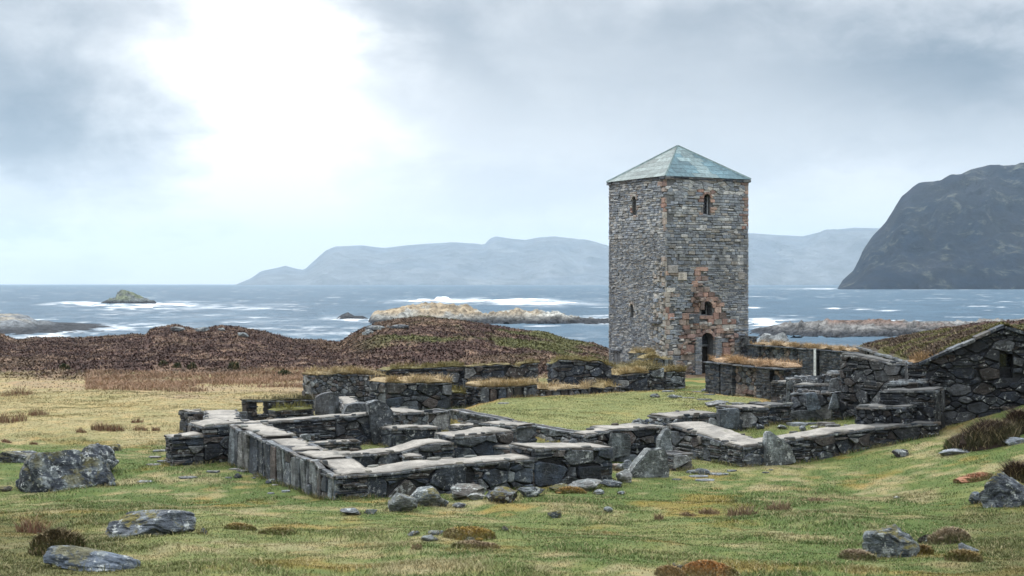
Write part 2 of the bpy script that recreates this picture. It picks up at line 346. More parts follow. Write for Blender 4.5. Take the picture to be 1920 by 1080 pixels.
def rubble(s0, s1, t0, t1, rmin, rmax, asp, rng):
    """random stones of very different sizes: a power diagram over packed discs"""
    W, H = (s1 - s0) / asp, t1 - t0; P = np.zeros((0, 3)); r = rmax
    while r > rmin:
        for _ in range(int(W * H / (r * r) * 1.6) + 1):
            q = (rng.uniform(-.05, W + .05), rng.uniform(t0 - .05, t1 + .02)); rr = r * rng.uniform(.8, 1.15)
            if len(P) == 0 or np.min(np.hypot(P[:, 0] - q[0], P[:, 1] - q[1]) - .86 * (P[:, 2] + rr)) > 0: P = np.vstack([P, (*q, rr)])
        r *= .74
    out = []
    for k in range(len(P)):
        x, y, w = P[k]; d = np.hypot(P[:, 0] - x, P[:, 1] - y) - P[:, 2]; nb = np.argsort(d)[:18]; p = [(0, t0), (W, t0), (W, t1), (0, t1)]
        for m in nb:
            if m == k: continue
            xb, yb, wb = P[m]; ex, ey = xb - x, yb - y
            p = clip(p, ex, ey, (xb * xb + yb * yb - wb * wb - x * x - y * y + w * w) / 2)
            if len(p) < 3: break
        if len(p) >= 3: out.append([(s0 + a * asp, b) for a, b in p])
    return out
def angular(p, rng, n=5, jit=.02):
    p = list(p)
    while len(p) > n:
        best = min(range(len(p)), key=lambda i: abs((p[i][0] - p[i - 1][0]) * (p[(i + 1) % len(p)][1] - p[i - 1][1]) - (p[(i + 1) % len(p)][0] - p[i - 1][0]) * (p[i][1] - p[i - 1][1])))
        p.pop(best)
    return [(a + rng.uniform(-jit, jit), b + rng.uniform(-jit, jit)) for a, b in p]
def sliced(p, rng, h=.07):
    ys = [q[1] for q in p]; t = min(ys); out = []
    while t < max(ys) - .01:
        e = t + rng.uniform(.7, 1.4) * h; q = clip(clip(p, 0, 1, e), 0, -1, -t)
        if len(q) > 2: out.append(q)
        t = e
    return out
def courses(s0, s1, t0, t1, h0, h1, l0, l1, rng, skew=.25):
    out = []; t = t0
    while t < t1 - .01:
        h = min(rng.uniform(h0, h1), t1 - t); s = s0 - rng.uniform(0, l1)
        while s < s1:
            l = rng.uniform(l0, l1) * (1.6 if rng.random() < .1 else 1); a, b = max(s, s0), min(s + l, s1)
            if b - a > .03:
                j = lambda: rng.uniform(-skew, skew) * h * .5
                hh = h * (1.0 if rng.random() > .12 else rng.uniform(.55, .85))
                out.append([(a, t + j() * .4), (b, t + j() * .4), (b - abs(j()) * .4, t + hh + j() * .5), (a + abs(j()) * .4, t + hh + j() * .5)])
            s += l
        t += h
    return out
def uprights(s0, s1, t0, t1, rng, w0=.16, w1=.5):
    out = []; s = s0
    while s < s1 - .04:
        w = min(rng.uniform(w0, w1), s1 - s); le = rng.uniform(-.05, .05); top = t1 + rng.uniform(-.10, .12); b = min(s + w, s1)
        p = [(s + .01, t0), (b - .01, t0), (b + le * .5 - rng.uniform(0, .1) * w, top - rng.uniform(0, .2)), (s + w * .5 + le, top), (s + le * .5 + rng.uniform(0, .12) * w, top - rng.uniform(0, .25))]
        if rng.random() < .3:
            c = rng.uniform(.3, .6) * (t1 - t0) + t0; out.append(clip(p, 0, 1, c)); out.append(clip(p, 0, -1, -c))
        else: out.append(p)
        s += w
    return [p for p in out if len(p) > 2]

PAL = {
 'slate': [(.034, .045, .062), (.048, .060, .078), (.075, .085, .098), (.022, .030, .042), (.085, .076, .070), (.13, .14, .145)],
 'dark': [(.022, .029, .042), (.032, .041, .056), (.016, .021, .031), (.050, .056, .066), (.055, .046, .042), (.075, .08, .086)],
 'rust': [(.085, .068, .062), (.10, .085, .08), (.07, .06, .058)],
 'wet': [(.012, .016, .024), (.020, .025, .034), (.009, .012, .018), (.030, .035, .042), (.032, .027, .025), (.05, .054, .06)],
 'grey': [(.13, .145, .155), (.10, .115, .13), (.16, .165, .165), (.085, .095, .11), (.12, .11, .10)],
 'pale': [(.20, .215, .22), (.16, .18, .19), (.25, .25, .24), (.13, .14, .15), (.09, .10, .115)],
 'tower': [(.27, .285, .295), (.225, .25, .275), (.32, .33, .325), (.18, .205, .24), (.27, .255, .23), (.40, .40, .39), (.215, .23, .25), (.25, .275, .305)],
 'pink': [(.33, .22, .175), (.28, .175, .14), (.36, .26, .21), (.21, .145, .125), (.30, .24, .205)],
 'sand': [(.40, .375, .335), (.36, .33, .29), (.45, .43, .39), (.32, .305, .285), (.33, .275, .235)],
 'brown': [(.24, .185, .15), (.19, .145, .125), (.28, .22, .18), (.15, .125, .115), (.31, .26, .215)],
}
def pick(pal, rng, v=.22):
    c = rng.choice(PAL[pal]); k = rng.uniform(1 - v, 1 + v); return tuple(q * k for q in c)

def emit(mb, poly, frame, depth, col, gap=.012, ch=.02, rnd=False, back=.10, tilt=.012, rng=random):
    O, Uv, n = frame; A, c = area_c(poly)
    if A < 0: poly = poly[::-1]; A = -A
    if A < .0006: return
    if rnd:
        q = []
        for i in range(len(poly)):
            a = poly[i]; b = poly[(i + 1) % len(poly)]
            f_ = rng.uniform(.05, .16); q += [(a[0] + (b[0] - a[0]) * f_, a[1] + (b[1] - a[1]) * f_), (a[0] + (b[0] - a[0]) * (1 - f_), a[1] + (b[1] - a[1]) * (1 - f_))]
        poly = q
    xs = [p[0] for p in poly]; ys = [p[1] for p in poly]; hw = max((max(xs) - min(xs)) / 2, .01); hh = max((max(ys) - min(ys)) / 2, .01)
    def ring(g, d, tl):
        fx, fy = max(.25, 1 - g / hw), max(.25, 1 - g / hh); out = []
        for s, t in poly:
            s2, t2 = c[0] + (s - c[0]) * fx, c[1] + (t - c[1]) * fy
            dd = d + tl[0] * (s2 - c[0]) + tl[1] * (t2 - c[1])
            out.append((O[0] + Uv[0] * s2 + n[0] * dd, O[1] + Uv[1] * s2 + n[1] * dd, t2))
        return out
    tl = (rng.uniform(-tilt, tilt) * 4, rng.uniform(-tilt, tilt) * 4); m = len(poly)
    vs = ring(gap, -back, (0, 0)) + ring(gap, depth - ch, tl) + ring(gap + ch, depth, tl)
    fs = []
    for r in (0, m):
        for i in range(m): j = (i + 1) % m; fs.append((r + i, r + j, r + m + j, r + m + i))
    fs.append(tuple(range(2 * m, 3 * m))); mb.add(vs, fs, col)

def face(mb, O, n, L, zb, ztf, style, rng, pal='slate', holes=(), colf=None, cope=True, cells=None, gap=None, relief=1.0):
    """stones over one wall face: O ground point at the left end seen from outside, n outward normal, ztf(s) top height"""
    Uv = (-n[1], n[0]); fr = (O, Uv, n); ts = [ztf(L * i / 20) for i in range(21)]; zt = max(ts) + .02
    if cells is None:
        def bay(a, b, st):
            if st == 'slate': return courses(a, b, zb, zt, .03, .075, .12, .5, rng)
            if st == 'upright': return uprights(a, b, zb, zt, rng)
            rm = {'rubble': .24, 'big': .40, 'cobble': .10}[st]; out = []
            for p in rubble(a, b, zb, zt, .075 if st != 'cobble' else .045, rm, 1.7 if st != 'cobble' else 1.25, rng):
                A = area_c(p)[0]
                if st != 'cobble' and .02 < abs(A) < .3 and rng.random() < .36: out += sliced(p, rng)
                elif st != 'cobble' and abs(A) > .012: out.append(angular(p, rng, rng.choice([4, 5, 5, 6]), .012))
                else: out.append(p)
            return out
        if isinstance(style, list):
            cells = []; s = 0
            for w, st in style:
                if s < L - .02: cells += bay(s, min(s + w, L), st)
                s += w
        elif style in ('rubble', 'big', 'cobble'): cells = bay(0, L, style)
        elif style == 'slate': cells = courses(0, L, zb, zt, .035, .085, .15, .6, rng)
        elif style == 'upright': cells = uprights(0, L, zb, zt, rng)
        elif style == 'plain': cells = courses(0, L, zb, zt, .15, .3, .3, .9, rng)
        else:                                        # 'mix': slab bays and slate bays side by side
            cells = []; s = 0
            while s < L - .05:
                w = min(rng.uniform(.9, 2.4), L - s); w = L - s if L - s - w < .5 else w; r = rng.random()
                if r < .26: cells += bay(s, s + w, 'slate')
                elif r < .36: cells += uprights(s, s + w, zb, zt, rng, .3, .8)
                else: cells += bay(s, s + w, 'rubble' if r < .7 else 'big')
                s += w
    for p in cells:
        A, c = area_c(p)
        if any(h[0] < c[0] < h[1] and h[2] < c[1] < h[3] for h in holes): continue
        for h in holes:
            if p and max(q[0] for q in p) > h[0] and min(q[0] for q in p) < h[1] and max(q[1] for q in p) > h[2] and min(q[1] for q in p) < h[3]:
                if c[0] <= h[0]: p = clip(p, 1, 0, h[0])
                elif c[0] >= h[1]: p = clip(p, -1, 0, -h[1])
                elif c[1] <= h[2]: p = clip(p, 0, 1, h[2])
                else: p = clip(p, 0, -1, -h[3])
        sc = min(max(c[0], 0), L); e = .05; z1 = ztf(sc); sl = (ztf(min(sc + e, L)) - ztf(max(sc - e, 0))) / (min(sc + e, L) - max(sc - e, 0))
        sl = max(-1.2, min(1.2, sl))
        p = clip(p, -sl, 1, z1 - .05 * cope - sl * sc) if len(p) > 2 else p
        if len(p) < 3: continue
        A, c = area_c(p); big = abs(A) > .05
        pl = rng.choice(['grey', 'pale', 'pale', 'slate', 'grey', 'dark']) if (style == 'upright' and pal == 'grey') else pal
        col = colf(c[0], c[1], rng) if colf else (*pick(pl if rng.random() < .72 or pal in ('wet',) else rng.choice(['grey', 'grey', 'rust', 'rust', 'pale']), rng, .3), rng.random() ** 1.2)
        thin = (max(q[1] for q in p) - min(q[1] for q in p)) < .11
        emit(mb, p, fr, relief * ((rng.uniform(-.03, .045) if rng.random() < .85 else .065) if thin else (rng.uniform(.0, .09) if big else rng.uniform(-.035, .06))), col, gap=gap or (.005 if thin else .009),
             ch=.010 if thin else rng.uniform(.012, .035), rnd=not thin and (big or rng.random() < .5), tilt=.02, rng=rng)
    if cope:                                         # thin projecting slates under the cap
        s = 0
        while s < L:
            w = min(rng.uniform(.18, .6), L - s); a, b = ztf(s), ztf(min(s + w, L))
            if w > .04: emit(mb, [(s, a - .075), (s + w, b - .075), (s + w, b - .012), (s, a - .012)], fr, rng.uniform(.03, .085), (*pick('grey', rng), rng.random()), gap=.004, ch=.006, rng=rng)
            s += w

def ground_min(pts): return min(float(height(a, b)) for a, b in pts)
WALLS = []
def wall(name, label, p0, p1, th, style='mix', cap='gravel', prof=(), seed=0, zb=None, pal='slate', ends=('mix', 'mix'), group='low ruined stone walls', rough=.03, colf=None, capcol=(1, 1, 1), back='plain', cells=None, over=.015,  holes=(), through=False, cat='stone wall', turfcol=(.36, .28, .155)):
    rng = random.Random(seed * 7919 + 13)
    a = np.array(p0[:2]); b = np.array(p1[:2])
    nb = np.array([-(b - a)[1], (b - a)[0]]); nb /= np.linalg.norm(nb)
    if nb @ (a + b) < 0: nb = -nb
    nf = -nb
    if (nf[0] * (b - a)[1] - nf[1] * (b - a)[0]) < 0: a, b = b, a; p0, p1 = p1, p0; prof = [(1 - q[0], q[1]) for q in prof][::-1]
    d = b - a; L = float(np.linalg.norm(d)); d = d / L
    za, zb_ = p0[2], p1[2]; pf = sorted(prof) or [(0, 0), (1, 0)]; px_, pz_ = [q[0] for q in pf], [q[1] for q in pf]
    ph = rng.uniform(0, 50)
    def ztop(s):
        f = min(max(s / L, 0), 1); return za + (zb_ - za) * f + float(np.interp(f, px_, pz_)) + (float(fbm(s * 1.3 + ph, ph, 4)) - .5) * 3 * rough + (float(vnoise(s * 2.4 + ph, 3.3)) - .5) * rough * (1 if cap != None else 2)
    c4 = [a, b, b + nb * th, a + nb * th]
    z0 = (ground_min([tuple(q) for q in c4]) - .25) if zb is None else zb
    mid = (a + b) / 2 + nb * th / 2
    root = empty(name, (float(mid[0]), float(mid[1]), z0 + .2)); tag(root, label, cat, group, 'thing')
    mb = MB(); O = (a[0], a[1])
    face(mb, O, nf, L, z0, ztop, style, rng, pal, colf=colf, cells=cells, holes=holes)
    face(mb, tuple(b), d, th, z0, lambda s: ztop(L), ends[1], rng, pal)
    face(mb, tuple(a + nb * th), -d, th, z0, lambda s: ztop(0), ends[0], rng, pal)
    face(mb, tuple(b + nb * th), nb, L, z0, lambda s: ztop(L - s), back, rng, pal, holes=[(L - h[1], L - h[0], h[2], h[3]) for h in holes if through])
    # dark mortar core
    m = max(4, int(L / .3)); vs = []; i_ = .045
    for i in range(m + 1):
        s = i_ + (L - 2 * i_) * i / m; z = ztop(s) - .03
        for off in (i_, th - i_):
            q = a + d * s + nb * off; vs += [(q[0], q[1], z0), (q[0], q[1], z)]
    fs = [(0, 1, 3, 2), (4 * m, 4 * m + 2, 4 * m + 3, 4 * m + 1)]
    for i in range(m):
        k = 4 * i; fs += [(k, k + 4, k + 5, k + 1), (k + 2, k + 3, k + 7, k + 6), (k + 1, k + 5, k + 7, k + 3)]
    if holes:
        h = holes[0]; vs = []; fs = []
        for s0, s1, q0, q1 in ((i_, h[0], z0, None), (h[1], L - i_, z0, None), (h[0], h[1], z0, h[2]), (h[0], h[1], h[3], None)):
            zz0, zz1 = (q1, q1) if q1 else (ztop(s0) - .03, ztop(s1) - .03)
            P = [a + d * s0 + nb * i_, a + d * s1 + nb * i_, a + d * s1 + nb * (th - i_), a + d * s0 + nb * (th - i_)]
            mb.hexa([(*p, q0) for p in P] + [(*P[0], zz0), (*P[1], zz1), (*P[2], zz1), (*P[3], zz0)], (.022, .024, .028, 0))
    else: mb.add(vs, fs, (.022, .024, .028, 0))
    mb.build('stonework', MS, root)
    if cap == 'gravel': capping(root, a, d, nb, L, th, ztop, rng, capcol, over)
    elif cap in ('turf', 'thin_turf'): turf(root, a, d, nb, L, th, ztop, rng, turfcol, 1.0 if cap == 'turf' else .45)
    elif cap == 'stones':
        for _ in range(int(L * th * 9) + 2):
            mb = MB()
            s, o = rng.uniform(.1, L - .1), rng.uniform(.1, max(.11, th - .1)); q = a + d * s + nb * o; r = rng.uniform(.10, .26); ang = rng.uniform(0, 3.14); z = ztop(s) - .05
            pts = []; m = rng.choice([5, 6, 7])
            for i in range(m):
                t = ang + i * 2 * math.pi / m; rr = r * rng.uniform(.7, 1.15); pts.append((q[0] + math.cos(t) * rr, q[1] + math.sin(t) * rr * .8))
            h = rng.uniform(.05, .15); vs = [(x, y, z) for x, y in pts] + [(q[0] + (x - q[0]) * .8, q[1] + (y - q[1]) * .8, z + h * rng.uniform(.8, 1.1)) for x, y in pts]
            mb.add(vs, [tuple(range(m, 2 * m))] + [(i, (i + 1) % m, m + (i + 1) % m, m + i) for i in range(m)], (*pick('grey', rng), rng.random()))
            mb.build('top_stone', MS, root)
    WALLS.append((root, a, d, nb, L, th, ztop, nf)); return root, a, d, nb, L, th, ztop, nf
def capping(root, a, d, nb, L, th, ztop, rng, capcol, over, s0=None, s1=None, dz0=0.0, inset=0.0):
    mb = MB(); ph = rng.uniform(0, 99); vs = []; k = 9; cols = []; s0 = -over if s0 is None else s0; s1 = L + over if s1 is None else s1; m = max(8, int((s1 - s0) / .11))
    for i in range(m + 1):
        s = s0 + (s1 - s0) * i / m; z = ztop(s) + dz0; end = min(i, m - i) < 1
        e0 = inset - over + (float(vnoise(s * 4.3 + ph, 1.5)) - .5) * .10 + (float(vnoise(s * 13 + ph, 3.5)) - .5) * .05; e1 = th + over + (float(vnoise(s * 4.3 + ph, 7.5)) - .5) * .12
        j = (float(fbm(s * 1.2 + ph, 30., 3)) - .5) * .12
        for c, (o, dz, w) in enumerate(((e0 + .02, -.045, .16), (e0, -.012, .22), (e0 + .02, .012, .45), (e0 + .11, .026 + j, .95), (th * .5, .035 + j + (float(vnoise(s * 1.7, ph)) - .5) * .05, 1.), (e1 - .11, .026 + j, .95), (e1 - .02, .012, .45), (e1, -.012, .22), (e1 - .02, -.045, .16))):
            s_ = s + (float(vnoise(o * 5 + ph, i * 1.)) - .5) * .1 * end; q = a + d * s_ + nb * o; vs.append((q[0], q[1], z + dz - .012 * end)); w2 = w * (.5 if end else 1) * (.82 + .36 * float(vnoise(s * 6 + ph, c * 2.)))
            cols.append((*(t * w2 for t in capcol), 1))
    fs = [(i * k + c, (i + 1) * k + c, (i + 1) * k + c + 1, i * k + c + 1) for i in range(m) for c in range(k - 1)] + [tuple(range(k)), tuple(range(m * k + k - 1, m * k - 1, -1))]
    mb.addc(vs, fs, cols)
    for side in (0, 1):
        s = s0 + .05
        while s < s1 - .05:
            w = rng.uniform(.14, .42)
            if rng.random() < .62:
                e = (inset - over) if side == 0 else th + over; w2 = rng.uniform(.08, .26); sg = 1 if side == 0 else -1; z = ztop(s + w / 2) + dz0 + rng.uniform(-.02, .02); pts = []
                for t_ in np.linspace(0, 2 * math.pi, rng.choice([5, 6, 7]), endpoint=False):
                    rr = rng.uniform(.75, 1.12); q = a + d * (s + w / 2 + math.cos(t_) * w / 2 * rr) + nb * (e + sg * (w2 * .42 + math.sin(t_) * w2 * .6 * rr)); pts.append((q[0], q[1]))
                m_ = len(pts); h = rng.uniform(.02, .06); c = pick(rng.choice(['pale', 'grey', 'pale', 'slate']), rng, .3); c = tuple(v * 3.2 for v in c); cx_, cy_ = sum(p[0] for p in pts) / m_, sum(p[1] for p in pts) / m_; tz = rng.uniform(-.06, .06)
                mb.add([(x, y, z - .05) for x, y in pts] + [(x, y, z + h * .6 + tz * (x - cx_)) for x, y in pts] + [(cx_ + (x - cx_) * .85, cy_ + (y - cy_) * .85, z + h + tz * (x - cx_)) for x, y in pts],
                       [(i, (i + 1) % m_, m_ + (i + 1) % m_, m_ + i) for i in range(m_)] + [(m_ + i, m_ + (i + 1) % m_, 2 * m_ + (i + 1) % m_, 2 * m_ + i) for i in range(m_)] + [tuple(range(2 * m_, 3 * m_))], (*c, 1))
            s += w * rng.uniform(.9, 1.6)
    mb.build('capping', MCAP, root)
def turf(root, a, d, nb, L, th, ztop, rng, tc, hs=1.0):
    mb = MB(); m = max(6, int(L / .15)); ph = rng.uniform(0, 99); vs = []; cols = []; k = 7
    for i in range(m + 1):
        s = -.06 + (L + .12) * i / m; z = ztop(s); b = (float(fbm(s * 1.6 + ph, ph, 3)) - .5) * .40; fade = min(1, i / 3 + .2, (m - i) / 3 + .2)
        for c, (o, dz) in enumerate(((-.03, -.03), (-.06, .03), (-.01, .11), (th * .5, .16), (th + .01, .11), (th + .06, .03), (th + .03, -.03))):
            q = a + d * s + nb * (o + (float(vnoise(s * 4 + c * 9, ph)) - .5) * .16); vs.append((q[0], q[1], z + (dz * fade + b * (0 < c < 6) * .8) * (hs if dz > 0 else 1)))
            w = .45 + .8 * float(vnoise(s * 3, c * 3 + ph)); cols.append((*((.05, .036, .025) if c in (0, 6) else tuple(t * w * .75 for t in tc)), 1))
    mb.addc(vs, [(i * k + c, (i + 1) * k + c, (i + 1) * k + c + 1, i * k + c + 1) for i in range(m) for c in range(k - 1)] + [tuple(range(k)), tuple(range(m * k + k - 1, m * k - 1, -1))], cols)
    t = mb.build('turf', MTURF, root)
    r = np.random.RandomState(rng.randrange(9999)); n = int(L * (th + .2) * 420); s = r.rand(n) * L; o = -.1 + r.rand(n) * (th + .2)
    o = np.where(r.rand(n) < .35, -.1 + r.rand(n) * .18, o)
    z = np.array([ztop(q) for q in np.linspace(0, L, 80)]); z = np.interp(s, np.linspace(0, L, 80), z) + .07
    tk = fbm(s * 1.9 + ph, o * 1.5 + ph, 3); kp = r.rand(n) < ss(tk, .36, .56) + .12; s, o, z, tk = s[kp], o[kp], z[kp], tk[kp]; n = len(s)
    P = np.stack([a[0] + d[0] * s + nb[0] * o, a[1] + d[1] * s + nb[1] * o, z], 1)
    c = np.array(tc)[None] * (.55 + .85 * r.rand(n))[:, None] * np.where(fbm(P[:, 0] * 1.1, P[:, 1] * 1.1, 2) > .56, 1, 0)[:, None] + np.array(tc)[None] * np.array([.88, .83, .70]) * (.5 + .7 * r.rand(n))[:, None] * np.where(fbm(P[:, 0] * 1.1, P[:, 1] * 1.1, 2) > .56, 0, 1)[:, None]
    Vv, Fc, C = blades(P, (.07 + .16 * r.rand(n)) * (.4 + .6 * hs) * (.5 + 1.1 * ss(tk, .4, .65)), .015, 1.0, c, r)
    tag(np_mesh('dry_grass', Vv, Fc, C, MBL, root), kind='stuff')

def slab(root, pts, thick, base, zdir, seed, col, lich=.8, name='upright_slab', label=None):
    """an upright slab: outline pts (s, z) in the plane through base along zdir=(dx, dy); thickness away from the viewer"""
    rng = random.Random(seed); d = np.array(zdir) / np.hypot(*zdir); n = np.array([-d[1], d[0]]); n = n if n @ np.array(base[:2]) > 0 else -n
    me = bpy.data.meshes.new(name); bm = bmesh.new(); m = len(pts); vs = []
    for k in (0, 1):
        for s, z in pts:
            q = np.array(base[:2]) + d * s + n * thick * k; vs.append(bm.verts.new((q[0], q[1], z)))
    bm.faces.new(vs[:m]); bm.faces.new(vs[m:][::-1])
    for i in range(m): bm.faces.new((vs[i], vs[m + i], vs[m + (i + 1) % m], vs[(i + 1) % m]))
    bmesh.ops.recalc_face_normals(bm, faces=bm.faces)
    bmesh.ops.bevel(bm, geom=bm.edges[:], offset=min(.03, thick * .3), segments=2, affect='EDGES')
    bmesh.ops.triangulate(bm, faces=[f for f in bm.faces if len(f.verts) > 4])
    bmesh.ops.subdivide_edges(bm, edges=[e for e in bm.edges if e.calc_length() > .2], cuts=3, use_grid_fill=True)
    for v in bm.verts: v.co += mnoise.noise_vector(v.co * 2.6 + Vector((seed, 0, 0))) * .035
    bm.to_mesh(me); bm.free()
    ca = me.color_attributes.new('Col', 'FLOAT_COLOR', 'POINT'); ca.data.foreach_set('color', np.tile(np.array([*col, lich], np.float32), len(me.vertices)))
    o = link(name, me, MS, root)
    if label: o['label'] = label
    return o

_ICO = {}
def ico(sub):
    if sub not in _ICO:
        bm = bmesh.new(); bmesh.ops.create_icosphere(bm, subdivisions=sub, radius=1)
        _ICO[sub] = (np.array([v.co[:] for v in bm.verts]), np.array([[v.index for v in f.verts] for f in bm.faces])); bm.free()
    return _ICO[sub]
def rock_shape(seed, sub, planes=9, amp=.10, flat=None):
    r = np.random.RandomState(seed); V, Fc = ico(sub); V = V.copy()
    for k in range(planes + 3):
        n = r.normal(size=3); n /= np.linalg.norm(n); d = r.uniform(.5, .84); q = V @ n; o = np.maximum(q - d, 0); V -= np.outer(o * .98, n)
    off = r.rand(3) * 50
    V = np.array([np.array(v) * (1 + 1.05 * amp * mnoise.fractal(Vector(v * 1.5 + off), .8, 2.1, 6) - .10 * max(0, .16 - abs(mnoise.noise(Vector(v * 1.9 + off)))) / .16) for v in V])
    return V / np.abs(V).max(0), Fc
def boulder(label, px, py, w, h, seed, depth=.8, col=(.085, .095, .105), moss=.8, tilt=0.0, name='boulder', cat='boulder', group='lichen covered rocks in the grass', sink=.5, sub=5, planes=9, D=None, z=None, rot=None, amp=.1):
    g = ground_hit(px, py) if D is None else np.array(Pd(px, py, D))
    if z is not None: g = np.array(Pz(px, py, z))
    r = np.random.RandomState(seed); sc = g[1] / F; hw = w * sc / 2 * 1.06; H = h * sc * 1.05
    Vv, Fc = rock_shape(seed, sub, planes, amp); a = r.uniform(-.5, .5) if rot is None else rot
    Vv = Vv * np.array([hw, hw * depth, H * (1 + sink) / 2]); ca, sa = math.cos(tilt), math.sin(tilt)
    Vv = np.stack([Vv[:, 0] * ca - Vv[:, 2] * sa, Vv[:, 1], Vv[:, 0] * sa + Vv[:, 2] * ca], 1)
    Vv[:, 2] += H * (1 - sink) / 2
    me = bpy.data.meshes.new(name); me.from_pydata([tuple(q) for q in Vv], [], [tuple(f) for f in Fc])
    c = me.color_attributes.new('Col', 'FLOAT_COLOR', 'POINT'); c.data.foreach_set('color', np.tile(np.array([*col, moss], np.float32), len(me.vertices)))
    o = link(name, me, MB_); o.location = (g[0], g[1] + hw * depth * .5, g[2])
    if D is None and z is None: FEET.append((g[0], g[1] + hw * depth * .5, hw * .95, hw * depth * .95))
    tag(o, label, cat, group); return o

# ------------------------------------------------------------------ the setting: ground, sea, islands, hills
def zone_col(x, y, r=None):
    n1 = fbm(x * .16 + 3, y * .16, 4); n2 = fbm(x * .8 + 30, y * .8, 3); n3 = fbm(x * .45 + 70, y * .3, 4)
    green = np.array([.070, .102, .030]); yg = np.array([.122, .140, .050]); straw = np.array([.245, .212, .118]); moss = np.array([.19, .135, .032])
    lawn = 1 - ss(poly_sd(x, y, LAWN), -.3, .6)
    left = ss(-x, 6.0, 10) * ss(y, 46, 52)
    n4 = fbm(x * 2.6 + 77, y * 2.6, 2); t = ss(n1 * .42 + n2 * .33 + n4 * .25, .40, .60)[..., None]
    c = green * (1 - t) + yg * t
    t2 = (ss(n3 * .36 + n2 * .32 + n4 * .32 + .14 * left, .49, .68) * (1 - .6 * lawn) * .85)[..., None]; c = c * (1 - t2) + straw * t2
    t3 = (ss(fbm(x * .5 + 200, y * .5, 3) * .75 + n4 * .25, .58, .70) * .6)[..., None]; c = c * (1 - t3) + moss * t3
    c = c * (1 - left[..., None] * .7) + np.array([.275, .235, .12]) * left[..., None] * .7
    c = c * (1 - lawn[..., None] * .55) + np.array([.20, .205, .088]) * lawn[..., None] * .55
    pxx = CX + x / np.maximum(y, 1) * F; dk = ((1 - ss(pxx + (n2 - .5) * 500, 60, 420)) * (1 - ss(y + (n1 - .5) * 12, 26, 36)) * .62 + ss(pxx + (n2 - .5) * 400, 1600, 1950) * (1 - ss(y + (n1 - .5) * 10, 27, 37)) * .55)[..., None]; c = c * (1 - dk) + np.array([.062, .055, .022]) * dk  # darker olive turf in the lower corners, partly lens vignetting put into colour
    edge = ss(poly_sd(x, y, LAWN), -.55, -.1) * lawn; c = c * (1 - edge[..., None] * .7) + np.array([.27, .16, .06]) * edge[..., None] * .7
    px = CX + x / np.maximum(y, 1) * F
    # band of rust-coloured moor grass, then heather
    b0 = ss(y + (n1 - .5) * 22 + (n2 - .5) * 6, 68, 75) * (px < 1150); pt = b0 * (.35 + .65 * ss(fbm(x * .35 + 5, y * .5, 3), .46, .54)); c = c * (1 - pt[..., None]) + np.array([.225, .175, .105]) * pt[..., None]
    h = ss(y + (n1 - .5) * 14 + (n2 - .5) * 10, 84, 92)[..., None]
    m1 = fbm(x * .10 + 31, y * .07 + 3, 4)[..., None]; hc = (np.array([.058, .036, .030]) * (1 - ss(m1, .45, .62)) + np.array([.085, .058, .040]) * ss(m1, .45, .62)) * (.55 + .9 * n2[..., None]) ; sp = ss(fbm(x * .9 + 11, y * .55 + 5, 4), .56, .66)[..., None]
    hc = hc * (1 - sp * .65) + np.array([.20, .14, .10]) * sp * .65
    hill = (ss(px, 640, 760) * ss(y, 100, 118) * ss(fbm(x * .16 + 55, y * .10 + 8, 5), .44, .56))[..., None]; hc = hc * (1 - hill * .85) + np.array([.080, .086, .030]) * hill * .85
    return c * (1 - h) + hc * h
def ground():
    ys = np.concatenate([np.arange(-16, 14, .8), np.arange(14, 70, .24), 70 * np.geomspace(1, 205 / 70, 330)])
    t = np.linspace(-1, 1, 430); t = t * (.72 + .28 * t * t)
    Y, Tt = np.meshgrid(ys, t, indexing='ij'); X = Tt * (16 + .62 * np.maximum(Y, 0)); Z = height(X, Y)
    n, m = Y.shape; i = np.arange(n * m).reshape(n, m); Fq = np.stack([i[:-1, :-1], i[:-1, 1:], i[1:, 1:], i[1:, :-1]], -1).reshape(-1, 4)
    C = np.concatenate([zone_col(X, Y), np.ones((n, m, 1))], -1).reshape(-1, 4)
    o = np_mesh('ground', np.stack([X, Y, Z], -1).reshape(-1, 3), Fq, C, MGR, smooth=True); tag(o, 'sloping grass and heather ground around the ruins', kind='structure')
ground()

FEET = []
def feet_grass():
    r = np.random.RandomState(77); P, Hh = [], []
    for root, a, d, nb, L, th, ztop, nf in WALLS:
        if root.location[1] > 72: continue
        n = int(L * 130); s = r.rand(n) * L; o = -(.04 + .16 * r.rand(n) ** 1.5); q = a[None] + d[None] * s[:, None] + nb[None] * o[:, None]; k = fbm(q[:, 0] * 1.5, q[:, 1] * 1.5, 2); kp = r.rand(n) < ss(k, .35, .6); P.append(q[kp]); Hh.append((.05 + .12 * r.rand(n))[kp])
        n = int(th * 110); o = r.rand(n) * th
        for base, sg in ((a, -1), (a + d * L, 1)):
            q = base[None] + nb[None] * o[:, None] + d[None] * (sg * (.04 + .12 * r.rand(n)))[:, None]; P.append(q); Hh.append(.04 + .10 * r.rand(n))
    for x, y, rx, ry in FEET:
        n = int(60 * (rx + ry)) + 14; t = r.rand(n) * 6.283; k = .86 + .3 * r.rand(n); P.append(np.stack([x + np.cos(t) * rx * k, y + np.sin(t) * ry * k], 1)); Hh.append(.04 + .11 * r.rand(n))
    P = np.concatenate(P); h = np.concatenate(Hh); c = zone_col(P[:, 0], P[:, 1]) * (.55 + .8 * r.rand(len(P)))[:, None]; s = r.rand(len(P))[:, None] < .35; c = np.where(s, np.array([.27, .225, .125]) * (.6 + .6 * r.rand(len(P)))[:, None], c)
    Vv, Fc, C = blades(np.stack([P[:, 0], P[:, 1], height(P[:, 0], P[:, 1])], 1), h, .012, .9, c, r)
    tag(np_mesh('long_grass', Vv, Fc, C, MBL), 'longer grass at the feet of walls and stones', kind='stuff')
